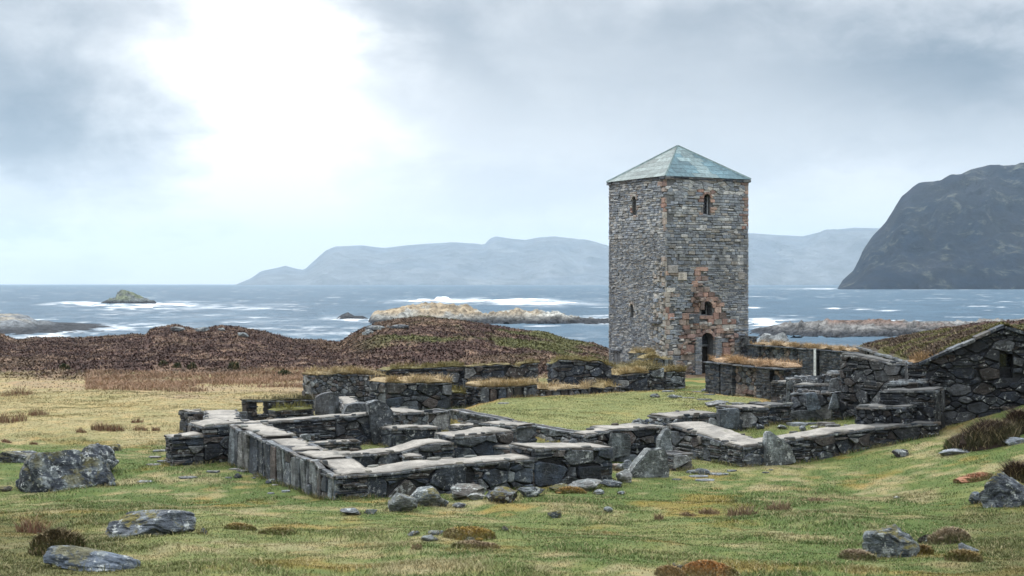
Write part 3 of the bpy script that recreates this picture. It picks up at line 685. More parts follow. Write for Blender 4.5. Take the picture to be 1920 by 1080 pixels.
def scatter(n, y0, y1, half, rs, power=1.0):
    y = y0 + (y1 - y0) * rs.rand(n) ** power; x = (rs.rand(n) * 2 - 1) * half * y; return x, y
def grass():
    r = np.random.RandomState(3); x, y = scatter(620000, 15, 72, .40, r, 1.1)
    keep = fbm(x * 1.6, y * 1.6, 3) + r.rand(len(x)) * .4 > .52; x, y = x[keep], y[keep]
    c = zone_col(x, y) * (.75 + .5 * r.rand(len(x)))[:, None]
    s = r.rand(len(x))[:, None] < .14; c = np.where(s, np.array([.33, .285, .16]) * (.7 + .5 * r.rand(len(x)))[:, None], c)
    ln = fbm(x * .6 + 90, y * .6, 3); h = (.015 + .032 * r.rand(len(x))) * (.7 + 1.2 * ss(ln, .48, .66))
    Vv, Fc, C = blades(np.stack([x, y, height(x, y)], 1), h, .007 + .00017 * y, 1.3, c, r)
    tag(np_mesh('grass', Vv, Fc, C, MBL), 'short green and straw coloured grass on the ground', kind='stuff')
    x, y = scatter(240000, 66, 190, .42, r, .9); px = CX + x / y * F
    h0 = ss(y + (fbm(x * .16 + 3, y * .16, 4) - .5) * 14, 82, 92)
    keep = (r.rand(len(x)) < .55 + h0) & ~((x > 4) & (x < 22) & (y < 100)); x, y, h0 = x[keep], y[keep], h0[keep]
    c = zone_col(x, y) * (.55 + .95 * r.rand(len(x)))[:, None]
    Vv, Fc, C = blades(np.stack([x, y, height(x, y)], 1), (.06 + .15 * r.rand(len(x))) * (.4 + .6 * h0), (.04 + .14 * r.rand(len(x))) * (.35 + .65 * h0), 1.3, c, r)
    tag(np_mesh('heather', Vv, Fc, C, MBL), 'dark purplish brown heather moor behind the ruins', kind='stuff')
    x, y = scatter(90000, 66, 94, .30, r); px = CX + x / y * F
    w = fbm(x * .22 + 5, y * .42, 4); keep = (px < 640) & (w + ss(y, 68, 76) * .06 - ss(y, 82, 92) * .14 + .10 * r.rand(len(x)) > .60) & (y > 69 + 6 * fbm(x * .1, y * .02, 2)); x, y = x[keep], y[keep]
    c = np.array([.245, .160, .105])[None] * (.55 + .85 * r.rand(len(x)))[:, None] * (.75 + .5 * fbm(x * .5, y * .5, 2))[:, None]
    Vv, Fc, C = blades(np.stack([x, y, height(x, y)], 1), .10 + .20 * r.rand(len(x)), .035, 1.0, c, r)
    tag(np_mesh('moor_grass', Vv, Fc, C, MBL), 'band of rust brown moor grass between field and heather', kind='stuff')
grass()

FOAM = [(165, 570, 70, 3, 1), (250, 577, 75, 5, 1), (325, 570, 60, 3, .9), (400, 574, 120, 5, .35), (260, 590, 170, 6, .14), (230, 612, 90, 5, .8), (120, 628, 90, 6, .9), (300, 608, 60, 4, .4), (830, 564, 60, 4, 1.2),
        (920, 564, 130, 4, 1.0), (1010, 567, 70, 4, .9), (960, 569, 120, 3, .8), (1090, 600, 55, 4, 1), (1140, 603, 40, 4, 1), (660, 599, 40, 3, .9), (700, 604, 30, 4, .8), (1425, 608, 40, 5, 1.1), (1440, 602, 60, 4, .7), (1660, 541.5, 150, 1.0, 1), (1860, 542, 120, .8, .8),
        (1420, 577, 14, 1.5, .9), (1580, 579, 28, 1.5, .9), (1660, 582, 22, 1.2, .7), (620, 622, 110, 9, .32), (560, 600, 200, 8, .12), (1000, 632, 100, 8, .30), (60, 632, 60, 5, .5)]
def sea():
    ys = np.geomspace(150, 24000, 560); t = np.linspace(-1, 1, 620)
    Y, Tt = np.meshgrid(ys, t, indexing='ij'); X = Tt * .62 * Y
    amp = .5 / (1 + (Y / 3000) ** 2)
    W = (fbm(X * .12 + Y * .02, Y * .22, 4) - .5) * 1.2 + (fbm(X * .4, Y * .5, 2) - .5) * .5 * (Y < 700)
    calm = 1 - .8 * np.exp(-(((CX + Tt * .62 * F - 1050) / 160) ** 2)) * (Y < 430) * (Y > 250)
    Z = SEA + W * amp * calm
    px = CX + Tt * .62 * F; py = HY + (ZC - SEA) / Y * F; f = np.zeros_like(X)
    wob = (fbm(px * .02, py * .15, 3) - .5)
    for (a, b, w, h, k) in FOAM:
        f = np.maximum(f, k * 1.15 * np.exp(-((px - a + wob * 60) / w) ** 2 - ((py - b + wob * h * 3) / h) ** 2) * ss(fbm(px * .035 + a, py * .5, 4), .38, .66))
    cap = ss(fbm(X * .05 + 7, Y * .05 + 3, 5), .72, .76) * .45 * (Y < 5000); f = np.clip(np.maximum(f, cap), 0, 1)
    n, m = Y.shape; i = np.arange(n * m).reshape(n, m); Fq = np.stack([i[:-1, :-1], i[:-1, 1:], i[1:, 1:], i[1:, :-1]], -1).reshape(-1, 4)
    C = np.stack([f, f, f, np.ones_like(f)], -1).reshape(-1, 4)
    tag(np_mesh('sea', np.stack([X, Y, Z], -1).reshape(-1, 3), Fq, C, MSEA, smooth=True), 'choppy grey blue sea with white foam', kind='structure')
sea()

def ridge(name, label, prof, D, depth, mat, rough, seed, base_py=None, kind='structure', cat=None, colf=None, nd=46, step=None, pw=.75, group=None, fw=None, smooth=True):
    """land seen across water: prof = skyline (px, py); foot on the water at distance D, crest behind it, falling away at the back"""
    prof = np.array(prof, float); pxs = np.linspace(prof[0, 0], prof[-1, 0], step or 260)
    f = np.concatenate([np.linspace(0, 1, nd), 1 + np.linspace(.08, 1, 10)])
    Pp, Ff = np.meshgrid(pxs, f, indexing='ij'); Dd = D + depth * Ff
    cz = ZC - (np.interp(Pp, prof[:, 0], prof[:, 1]) - HY) / F * (D + depth) - SEA
    cz = np.maximum(cz, 0); g = np.where(Ff <= 1, np.minimum(Ff, 1) ** pw, np.maximum(1 - (Ff - 1) ** 1.2, 0))
    X = (Pp - CX) / F * Dd; k = 1 / rough
    nz = (fbm(X * k * .25 + seed, Dd * k * .25, 5) - .5) * 2 + (np.abs(fbm(X * k + seed, Dd * k * .6, 4) - .5) * -2.4 + .25) * .5
    env = np.where(Ff <= 1, np.sin(np.pi * np.clip(Ff, 0, 1)) ** .8, 0)
    Z = SEA - .4 * (1 + (D > 1000)) + cz * g + nz * env * np.minimum(cz, rough * 3) * (.46 if D > 1000 else .28)
    if fw: Z = Z + fw * ((fbm(X * .35 + seed, Dd * .25, 4) - .5) + .5 - 1.6 * np.abs(fbm(X * .22 + seed * 3, Dd * .35 + X * .1, 4) - .5) - .35) * np.minimum(cz / 2, 1) * (Ff < 1)
    n, m = X.shape; i = np.arange(n * m).reshape(n, m); Fq = np.stack([i[:-1, :-1], i[1:, :-1], i[1:, 1:], i[:-1, 1:]], -1).reshape(-1, 4)
    C = np.ones((n * m, 4)) if colf is None else np.concatenate([colf(X, Dd, Z), np.ones((n, m, 1))], -1).reshape(-1, 4)
    o = np_mesh(name, np.stack([X, Dd, Z], -1).reshape(-1, 3), Fq, C, mat, smooth=smooth); tag(o, label, cat, group, kind); return o
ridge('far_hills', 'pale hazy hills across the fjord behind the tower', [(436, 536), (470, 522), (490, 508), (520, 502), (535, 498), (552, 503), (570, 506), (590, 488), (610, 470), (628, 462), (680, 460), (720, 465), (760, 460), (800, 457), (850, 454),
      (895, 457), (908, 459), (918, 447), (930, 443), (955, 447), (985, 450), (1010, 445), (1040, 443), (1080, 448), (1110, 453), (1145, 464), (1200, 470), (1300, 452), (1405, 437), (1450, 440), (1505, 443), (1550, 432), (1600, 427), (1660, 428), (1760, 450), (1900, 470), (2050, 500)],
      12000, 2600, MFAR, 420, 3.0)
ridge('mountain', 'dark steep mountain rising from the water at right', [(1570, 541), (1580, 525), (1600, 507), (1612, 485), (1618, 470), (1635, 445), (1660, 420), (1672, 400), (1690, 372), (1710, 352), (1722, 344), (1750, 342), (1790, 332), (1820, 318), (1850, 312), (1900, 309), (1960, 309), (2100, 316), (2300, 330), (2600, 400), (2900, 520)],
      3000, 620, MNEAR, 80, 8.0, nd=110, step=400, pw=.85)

def rockcol(top, base, wet=(.028, .032, .038), green=None):
    def f(X, D, Z):
        n = fbm(X * .12, D * .06, 4)[..., None]; st = fbm(X * .05 + Z * 1.3, D * .03, 4)[..., None]; hz = (Z - SEA)[..., None]
        c = np.array(base) * (.45 + 1.1 * st) ; w = ss(n, .42, .56) * ss(hz, 1.2, 3.2); c = c * (1 - w) + np.array(top) * w
        if green is not None: w2 = ss(fbm(X * .1 + 40, D * .08, 4), .5, .6)[..., None] * ss(hz, 2.5, 5); c = c * (1 - w2) + np.array(green) * w2
        wv = 1 - ss(hz, .6, 1.7 + 1.2 * n); return c * (1 - wv) + np.array(wet) * wv
    return f
R = dict(kind='structure', nd=40, step=240, smooth=False)
ridge('island', 'grey green rocky islet ringed by surf at left', [(178, 575), (190, 566), (205, 559), (216, 557), (220, 546), (232, 544), (248, 546), (268, 557), (290, 564), (302, 574)], 860, 26, MROCK, 5, 2.0, colf=rockcol((.15, .17, .11), (.13, .145, .14)), fw=3.0, **R)
ridge('shore_rock', 'low layered grey rock point at the left edge', [(-260, 575), (-120, 583), (0, 587), (22, 586), (50, 589), (70, 599), (85, 598), (110, 604), (150, 607), (200, 609), (240, 613)], 338, 60, MROCK, 6, 5.0, colf=rockcol((.26, .24, .20), (.16, .175, .185)), fw=1.2, **R)
ridge('skerry', 'small dark rock in the surf before the headland', [(628, 597), (640, 588), (652, 583), (664, 590), (680, 590), (696, 598)], 480, 12, MROCK, 3, 6.0, colf=rockcol((.09, .09, .08), (.07, .075, .08)), fw=.8, **R)
ridge('headland', 'pale lichen covered rock headland behind the heather hill', [(690, 600), (700, 587), (730, 577), (770, 571), (810, 567), (840, 568), (875, 573), (895, 583), (915, 587), (935, 581), (960, 578), (1000, 582), (1040, 586), (1080, 592), (1110, 595), (1150, 597), (1200, 600)], 424, 34, MROCK, 5, 9.0,
      colf=rockcol((.33, .265, .18), (.36, .355, .32)), fw=3.4, **R)
ridge('rocky_shore', 'low brown and grey rock headland right of the tower', [(1385, 624), (1420, 614), (1450, 607), (1490, 602), (1530, 599), (1580, 597), (1640, 599), (1700, 600), (1760, 599), (1830, 600), (1920, 594), (2050, 588), (2300, 580)], 318, 42, MROCK, 5, 12.0,
      colf=rockcol((.16, .105, .08), (.20, .195, .185), green=(.07, .066, .03)), fw=3.0, **R)

# breaking surf on the reef behind the headland: real mounds of white water
def surf():
    r = np.random.RandomState(5); mats = MB()
    V0, F0 = ico(3)
    allv, allf, o = [], [], 0
    spots = [(832, 563, 30, 8), (812, 565, 40, 4), (858, 566, 40, 4), (900, 565, 60, 3), (960, 564, 70, 3.5), (1000, 563, 50, 3.5), (1040, 568, 50, 2.5), (785, 566, 30, 3), (195, 573, 20, 3), (268, 577, 26, 3), (300, 572, 18, 3), (702, 601, 14, 5), (645, 598, 16, 4), (1425, 607, 20, 5), (1447, 605, 20, 4)]
    for (px, py, w, h) in spots:
        for _ in range(5):
            p = px + r.uniform(-.5, .5) * w; D = (ZC - SEA) * F / (py - HY); sc = D / F
            q = V0 * (1 + .28 * np.array([mnoise.noise(Vector(v * 3 + r.rand(3) * .0 + px)) for v in V0]))[:, None] * np.array([w * sc * r.uniform(.2, .45), w * sc * .3, h * sc * r.uniform(.35, .9)])
            allv.append(q + np.array([(p - CX) * sc, D + r.uniform(-2, 2), SEA])); allf.append(F0 + o); o += len(V0)
    m, nt, b = new_mat('white_water'); b.inputs['Base Color'].default_value = (.82, .85, .87, 1); b.inputs['Roughness'].default_value = .8
    Vv = np.concatenate(allv); tag(np_mesh('surf', Vv, np.concatenate(allf), np.ones((len(Vv), 4)), m, smooth=True), 'white breaking surf around the rocks', kind='stuff')
surf()

# ------------------------------------------------------------------ the tower
def tower():
    s = 6.46; N_ = np.array(Pd(1248, 600, 88.0)[:2]); Rr = N_ + U * s; Ll = N_ + V * s; Bk = N_ + U * s + V * s
    ctr = (N_ + Bk) / 2; zt = 12.2; z0 = -.6
    root = empty('stone_tower', (ctr[0], ctr[1], 0.0)); tag(root, 'tall square rubble stone tower with green pyramid roof above the ruins', 'tower')
    rng = random.Random(11); nR, nL = -V, -U; nRb, nLb = U, V
    hR = [(2.92, 3.44, 10.05, 11.35), (2.78, 3.62, 3.7, 4.6), (2.68, 3.70, z0, 2.62)]; hL = [(2.75, 3.2, 10.1, 11.3), (2.55, 2.9, 3.55, 4.4)]
    put = [(5.4, 11.75), (5.75, 9.0), (.45, 4.15), (4.9, 4.1), (5.5, 8.2), (1.2, 9.6), (4.2, 7.6), (.9, 7.3)]
    hRp = hR + [(a, a + .14, b, b + .16) for a, b in put]; hLp = hL + [(a, a + .13, b, b + .15) for a, b in [(4.4, 11.75), (1.2, 11.3), (3.3, 3.8), (1.1, 6.2), (5.2, 7.9)]] + [(.55, 1.35, .55, 1.25)]
    def zoneR(a, z):
        hw = .38 + max(0, min(5.7 - z, 2.6)) * .70; mid = 2.6 + max(0, min(5.7 - z, 2.4)) * .28
        return z < 6.7 and abs(a - mid - .15 * math.sin(z * 3.1)) < hw + .22 * math.sin(z * 7 + a * 3)
    def pier(a, z): return z < 2.3 and abs(a - 3.19) < 1.05
    def quo(a, z, k=0): 
        w = .38 + .25 * math.sin(z * 5.3 + k) + (.14 if z < 7.2 else 0)
        return a < w and (z > 9.1 or z < 7.3)
    def colR(a, z, r):
        if pier(a, z): return (*pick('tower', r, .2), .2)
        if any(abs(a - (h[0] + h[1]) / 2) < .55 and h[2] - .1 < z < h[3] + .35 for h in hR[:1]): return (*pick('pink' if r.random() < .7 else 'sand', r), .1)
        if quo(a, z): return (*pick('pink' if (z > 9 or r.random() < .12) else r.choice(['sand', 'sand', 'sand', 'tower']), r), .1)
        if a > s - .42 and z > 8.9 and r.random() < .75: return (*pick('pink', r), .1)
        if zoneR(a, z): return (*pick(r.choice(['brown', 'brown', 'pink', 'tower']) if z < 2.2 else r.choice(['pink', 'pink', 'pink', 'pink', 'sand', 'brown']), r, .3), .2)
        v = .26 if z > 7 else .15; c = pick('tower', r, v); g = 1.0 if z < 5 or z > 9 else .86
        return (*(q * g for q in c), .4)
    def colL(a, z, r):
        b = s - a
        if any(abs(a - (h[0] + h[1]) / 2) < .42 and h[2] - .1 < z < h[3] + .3 for h in hL[:1]): return (*pick('sand' if r.random() < .6 else 'pink', r), .1)
        if quo(b, z, 1.0): return (*pick('sand' if (z < 9 or r.random() < .5) else 'pink', r), .1)
        if b < 2.0 and z < 4.6 and r.random() < ss(2.0 - b, 0, 1.2) * .9: return (*pick('sand', r, .25), .3)
        if a < .35: return (*(q * .72 for q in pick('tower', r)), .1)
        c = pick('tower', r, .16)
        if r.random() < .07: c = (.44, .44, .42)
        return (*c, .35)
    def cellsR():
        out = []
        for p in courses(0, s, z0, 2.3, .05, .10, .2, .6, rng): out.append(p)
        out += courses(0, s, 2.3, 6.9, .07, .15, .18, .55, rng) + courses(0, s, 6.9, 9.4, .12, .24, .22, .6, rng) + courses(0, s, 9.4, 11.2, .12, .22, .22, .6, rng) + voronoi(0, s, 11.2, zt, .22, 1.8, rng)
        big = courses(0, s, z0, 6.9, .26, .42, .35, .7, rng)
        q = lambda c: (zoneR(*c) and not pier(*c)) or quo(*c)
        out = [p for p in out if not q(area_c(p)[1])]; out += [p for p in big if q(area_c(p)[1])]; return out
    def cellsL():
        out = courses(0, s, z0, 8.6, .05, .10, .10, .34, rng) + courses(0, s, 8.6, zt, .09, .19, .18, .5, rng); big = courses(0, s, z0, zt, .26, .45, .3, .6, rng)
        q = lambda c: quo(s - c[0], c[1], 1.0)
        return [p for p in out if not q(area_c(p)[1])] + [p for p in big if q(area_c(p)[1])]
    top = lambda a: zt
    sides = [('N', N_, nR, cellsR(), colR, hRp, hR), ('L', Ll, nL, cellsL(), colL, hLp, hL), ('R', Rr, nRb, courses(0, s, z0, zt, .1, .2, .2, .6, rng), lambda a, z, r: (*pick('tower', r), .3), [], []), ('B', Bk, nLb, courses(0, s, z0, zt, .1, .2, .2, .6, rng), lambda a, z, r: (*pick('tower', r), .3), [], [])]
    core = (.135, .14, .145, 0)
    for key, O, n, cells, colf, holes, main in sides:
        mb = MB(); fr = ((O[0], O[1]), (-n[1], n[0]), (n[0], n[1]))
        face(mb, (O[0], O[1]), n, s, z0, top, '', rng, holes=holes, colf=colf, cope=False, cells=cells, gap=.006, relief=.55)
        # solid core behind the stones, split around the openings; the openings are real passages through it
        sx = sorted({.05, s - .05, *[q for h in main for q in h[:2]]}); tz = sorted({z0, zt, *[q for h in main for q in h[2:]]})
        Uv = np.array(fr[1]); nn = np.array(fr[2])
        for i in range(len(sx) - 1):
            for j in range(len(tz) - 1):
                c = ((sx[i] + sx[i + 1]) / 2, (tz[j] + tz[j + 1]) / 2)
                if any(h[0] < c[0] < h[1] and h[2] < c[1] < h[3] for h in main): continue
                P = [O + Uv * sx[i] - nn * .07, O + Uv * sx[i + 1] - nn * .07, O + Uv * sx[i + 1] - nn * .95, O + Uv * sx[i] - nn * .95]
                mb.hexa([(*p, tz[j]) for p in P] + [(*p, tz[j + 1]) for p in P], core)
        # arch heads and dressed jambs
        for h in main:
            w = (h[1] - h[0]) / 2; c = (h[0] + h[1]) / 2; zs = h[3] - w; K = 7
            for sg in (-1, 1):
                arc = [(c + sg * w * math.cos(t), zs + w * math.sin(t) * (1.0)) for t in np.linspace(0, math.pi / 2, 6)]
                emit(mb, arc + [(c + sg * w * 1.02, h[3] + .01)], fr, -.03, core, gap=.0, ch=.002, back=.85, tilt=0, rng=rng)
            if w > .15:
                for k in range(K):
                    t0, t1 = math.pi * k / K, math.pi * (k + 1) / K; ri, ro = w, w + (.22 if w > .4 else .15)
                    emit(mb, [(c + ri * math.cos(t0), zs + ri * math.sin(t0)), (c + ro * math.cos(t0), zs + ro * math.sin(t0)), (c + ro * math.cos(t1), zs + ro * math.sin(t1)), (c + ri * math.cos(t1), zs + ri * math.sin(t1))], fr, .045, (*pick('pink' if key == 'N' else 'sand', rng), .1), gap=.006, ch=.01, rng=rng)
        if key == 'N':                               # broken scar of torn-off masonry: lumps standing proud
            for _ in range(230):
                z = rng.uniform(-.2, 6.4); a = rng.uniform(.2, 5.9)
                if not zoneR(a, z) or pier(a, z) or any(h[0] - .1 < a < h[1] + .1 and h[2] < z < h[3] + .3 for h in hR): continue
                if z > 2.4 and rng.random() < .6: continue
                w, hh = rng.uniform(.12, .36), rng.uniform(.08, .22); emit(mb, [(a - w / 2, z), (a + w / 2, z + .02), (a + w / 2 - .03, z + hh), (a - w / 2 + .04, z + hh - .02)], fr, rng.uniform(.08, .34), (*pick(rng.choice(['brown', 'brown', 'sand', 'pink']), rng, .3), .3), gap=0, ch=.03, tilt=.05, rng=rng)
            for a0, a1 in ((2.18, 2.68), (3.70, 4.22)):   # slate piers beside the door
                for p in courses(a0, a1, z0, 2.35, .04, .085, .15, .45, rng): emit(mb, p, fr, rng.uniform(.14, .18), (*pick('tower', rng, .2), .2), gap=.005, ch=.008, rng=rng)
            for a, z, w, hh, c in [(.15, 6.35, .75, .5, 'sand'), (.9, 5.9, .7, .5, 'sand'), (5.6, 5.95, .55, .5, 'sand'), (1.75, 3.2, .8, .62, 'slate'), (1.2, 1.35, .95, .55, 'pink'), (4.4, 1.15, .6, .5, 'pink'), (2.6, 4.05, .35, .8, 'brown')]:
                emit(mb, [(a, z), (a + w, z), (a + w, z + hh), (a, z + hh)], fr, .09, (*pick(c, rng), .4), gap=.01, ch=.03, rng=rng)
        if key == 'L':
            for _ in range(130):
                z = rng.uniform(.2, 6.9); a = s - abs(rng.gauss(0, .55)) - .05
                if a < s - 1.9: continue
                w, hh = rng.uniform(.14, .42), rng.uniform(.1, .3); emit(mb, [(a - w, z), (a, z + .02), (a - .03, z + hh), (a - w + .04, z + hh - .02)], fr, rng.uniform(.04, .16), (*pick(rng.choice(['sand', 'sand', 'tower', 'tower']), rng, .25), .2), gap=0, ch=.03, tilt=.04, rng=rng)
            emit(mb, [(4.9, 3.25), (6.1, 3.2), (6.15, 3.33), (4.95, 3.4)], fr, .3, (*PAL['slate'][2], .3), gap=0, ch=.02, rng=rng)
            emit(mb, [(.4, 1.28), (1.6, 1.30), (1.6, 1.42), (.4, 1.40)], fr, .14, (*PAL['slate'][2], .3), gap=0, ch=.02, rng=rng)
        mb.build('wall', MT, root)
    # inner ceiling keeps the shaft dark
    mb = MB(); q = [N_ + U * .8 + V * .8, N_ + U * (s - .8) + V * .8, N_ + U * (s - .8) + V * (s - .8), N_ + U * .8 + V * (s - .8)]
    for z in (5.3, 9.3):
        mb = MB(); mb.hexa([(*p, z) for p in q] + [(*p, z + .25) for p in q], core); mb.build('inner_floor', MDARK, root)
    # windows: pale frame and dark sheet as painted shade of the open window, door: lintel panel and same dark sheet for the open doorway's shade
    def inset(O, n, h, name, frame=True, d=.35):
        Uv = np.array([-n[1], n[0]]); mb = MB(); O = np.array(O); fw = .05
        def bar(a, b, z, zz, k, dd=0): 
            P = [O + Uv * a - n * (d - .06 - dd), O + Uv * b - n * (d - .06 - dd), O + Uv * b - n * (d + .02), O + Uv * a - n * (d + .02)]; k.hexa([(*p, z) for p in P] + [(*p, zz) for p in P], (1, 1, 1, 1))
        bar(h[0], h[0] + fw, h[2], h[3], mb); bar(h[1] - fw, h[1], h[2], h[3], mb); bar(h[0] + fw, h[1] - fw, h[2], h[2] + fw, mb)
        f = mb.build(name, MPALE if frame else MDARK, root); g = MB(); bar(h[0] + fw, h[1] - fw, h[2] + fw, h[3], g, -.04); g.build('opening_shade' if frame else 'doorway_shade', MOPENING if frame else MDARK, f); return f
    inset(N_, nR, hR[0], 'window'); inset(N_, nR, hR[1], 'window', True, .7); inset(Ll, nL, hL[0], 'window'); inset(Ll, nL, hL[1], 'window', True, .5)
    d = inset(N_, nR, (hR[2][0], hR[2][1], z0, 1.75), 'door', False, .75)
    Uv = np.array([-nR[1], nR[0]]); mb = MB()
    P = [N_ + Uv * hR[2][0] - nR * .5, N_ + Uv * hR[2][1] - nR * .5, N_ + Uv * hR[2][1] - nR * .7, N_ + Uv * hR[2][0] - nR * .7]; mb.hexa([(*p, 1.72) for p in P] + [(*p, 1.86) for p in P], (*PAL['grey'][0], .2))
    P = [q - nR * .12 for q in P]; mb.hexa([(*p, 1.86) for p in P] + [(*p, 2.64) for p in P], (.03, .036, .046, .0)); mb.build('lintel', MS, root)
    # eaves course and roof
    mb = MB()
    for O, n in ((N_, nR), (Ll, nL), (Rr, nRb), (Bk, nLb)):
        fr = ((O[0], O[1]), (-n[1], n[0]), (n[0], n[1])); a = -.12
        for z in (zt - .02, zt + .07):
            a = -.14
            while a < s + .14:
                w = min(rng.uniform(.3, .9), s + .15 - a); dz = rng.uniform(-.025, .02); emit(mb, [(a, z + dz), (a + w, z + dz), (a + w, z + .085 + dz), (a, z + .085 + dz)], fr, rng.uniform(.03, .10), (*pick('slate' if rng.random() < .7 else 'grey', rng), .5), gap=.003, ch=.01, back=.5, rng=rng); a += w
    mb.build('eaves_course', MT, root)
    zr, za = zt + .16, 14.62; ov = .10
    C4 = [N_ - (U + V) * ov, Rr + (U - V) * ov, Bk + (U + V) * ov, Ll + (V - U) * ov]; ap = np.array([ctr[0], ctr[1], za])
    mb = MB()
    for k in range(4):
        A = np.array([*C4[k], zr]); B = np.array([*C4[(k + 1) % 4], zr]); nrm = np.cross(B - A, ap - A); nrm /= np.linalg.norm(nrm); rows = 8
        mb.add([tuple(A), tuple(B), tuple(ap)], [(0, 1, 2)], (.035, .055, .06, 1))
        for r_ in range(rows):
            f0, f1 = r_ / rows, min((r_ + 1.12) / rows, .998); l0, l1 = A + (ap - A) * f0, B + (ap - B) * f0; m0, m1 = A + (ap - A) * f1, B + (ap - B) * f1
            L0 = np.linalg.norm(l1 - l0); t = 0.0; first = True; off = rng.uniform(.3, .9)
            while t < 1 - 1e-6:
                w = (off if first else .95) / L0; first = False; t2 = min(t + w, 1)
                x0, x1 = (t - .5) * L0, (t2 - .5) * L0; L1 = np.linalg.norm(m1 - m0); u0, u1 = max(-.5, min(.5, x0 / max(L1, 1e-6))) + .5, max(-.5, min(.5, x1 / max(L1, 1e-6))) + .5
                if t == 0: u0 = 0
                if t2 == 1: u1 = 1
                g = .014 / L0; p = [l0 + (l1 - l0) * (t + g), l0 + (l1 - l0) * (t2 - g), m0 + (m1 - m0) * u1, m0 + (m1 - m0) * u0]
                tint = rng.uniform(.66, 1.2); base = np.array((.085, .15, .172)) if k in (0, 2) else np.array((.15, .185, .18))  # faces toned apart: their differing sky reflection is put into the roof colour
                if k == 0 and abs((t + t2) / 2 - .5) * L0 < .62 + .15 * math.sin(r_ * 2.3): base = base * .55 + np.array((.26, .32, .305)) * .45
                lift = .022; q = [p[0] + nrm * lift, p[1] + nrm * lift, p[2] + nrm * .012, p[3] + nrm * .012]
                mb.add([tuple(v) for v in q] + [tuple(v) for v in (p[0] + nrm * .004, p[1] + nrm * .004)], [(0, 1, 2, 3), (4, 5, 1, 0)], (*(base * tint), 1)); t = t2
    rf = mb.build('roof', MROOF, root)
    mb = MB()
    for k in range(4):
        A = np.array([*C4[k], zr]); e = ap - A; e = e / np.linalg.norm(e); sd_ = np.cross(e, (0, 0, 1)); sd_ /= np.linalg.norm(sd_); up = np.cross(sd_, e)
        r0 = [A + sd_ * .07, A + up * .10, A - sd_ * .07]; r1 = [ap + sd_ * .03 + up * .0, ap + up * .10, ap - sd_ * .03]
        mb.add([tuple(v) for v in r0 + r1], [(0, 1, 4, 3), (1, 2, 5, 4), (0, 2, 1)], (.15, .21, .21, 1))
    mb.build('hip_flashing', MROOF, rf)
    return N_, Rr, Ll, s
TN, TR, TL, TS = tower()

# ------------------------------------------------------------------ the ruined walls
UD, VD = U, V
# front wall and its corner
A0 = Pz(629, 893, .88); A1 = along(A0, UD, 1000, 860)
wA = wall('ruined_wall', 'long low stone wall nearest the camera with a wide gravel top and black slate corner', A0, A1, 1.15, [(.85, 'slate'), (3.2, 'big'), (9, 'rubble')], seed=1, rough=.02, prof=[(0, 0), (.3, -.02), (.5, .03), (1, 0)],
     cells=None, ends=('upright', 'plain'))
A2 = along(A0, UD, 1148, 840)
A1b = along(A0, UD, 1002, 842)
wall('ruined_wall', 'raised end of the front wall behind the row of mossy boulders', A1b, A2, 1.3, 'big', seed=2, rough=.03)
# left outer wall with upright slabs
B0 = (A0[0] - .02, A0[1] + .02, A0[2] + .02); B1 = along(A0, VD, 432, 799)
Lb = math.hypot(B1[0] - A0[0], B1[1] - A0[1])
wB = wall('ruined_wall', 'long outer wall of upright grey slabs running back from the black slate corner', B0, B1, .95, 'upright', cap=None, seed=3, pal='grey', rough=.05,
     prof=[(0, 0), (.13, .0), (.135, .10), (.16, .22), (.2, .10), (.36, .03), (.365, .12), (.5, .10), (.62, .05), (.64, .0), (.66, .1), (.9, .02), (1, .05)], ends=('mix', 'mix'))
for f0, f1, dz, ins in ((.0, .15, -.02, .10), (.17, .38, -.06, .16), (.40, .63, -.06, .12), (.66, .985, -.04, .10)):
    _Lb = wB[4]; f0, f1 = 1 - f1, 1 - f0             # the wall's own axis starts at its far end
    za_, zb2 = wB[6](_Lb * f0), wB[6](_Lb * f1); zm = lambda s, a_=_Lb * f0, b_=_Lb * f1, z0_=za_, z1_=zb2: z0_ + (z1_ - z0_) * min(max((s - a_) / (b_ - a_), 0), 1)
    capping(wB[0], wB[1], wB[2], wB[3], _Lb, 1.02, zm, random.Random(int(f0 * 99)), (1, 1, 1), .0, _Lb * f0, _Lb * f1, dz + .02, ins)
# left block
W1b = (B1[0] + .05, B1[1] + .3, B1[2] + .05); W1a = along(W1b, -UD, 381, 800); W1c = along(W1b, -UD, 323, 820)
wall('ruined_wall', 'taller square block of the left block with white lichen at its top corner', W1b, W1a, 1.5, 'mix', seed=4, pal='dark', rough=.02)
wall('ruined_wall', 'low dark end block at the far left of the ruins with flat pale top', W1a[:2] + (W1c[2] + .02,), W1c, .75, 'mix', seed=5, pal='dark', rough=.02)
E0 = Pd(318, 803, 44.2); E1 = Pd(327, 770, 51.5)
wall('ruined_wall', 'broad pale topped wall at the far left running back towards the field', (E0[0] + 1.12, E0[1], E0[2]), (E1[0] + 1.12, E1[1], E1[2]), 1.1, 'mix', seed=6, pal='dark', rough=.015)
G0 = Pd(352, 773, 51.3); G1 = Pd(462, 775, 52.6)
wall('ruined_wall', 'back wall of the left room with a thin pale slab top', G0, G1, .75, 'mix', seed=7, pal='dark', rough=.015)
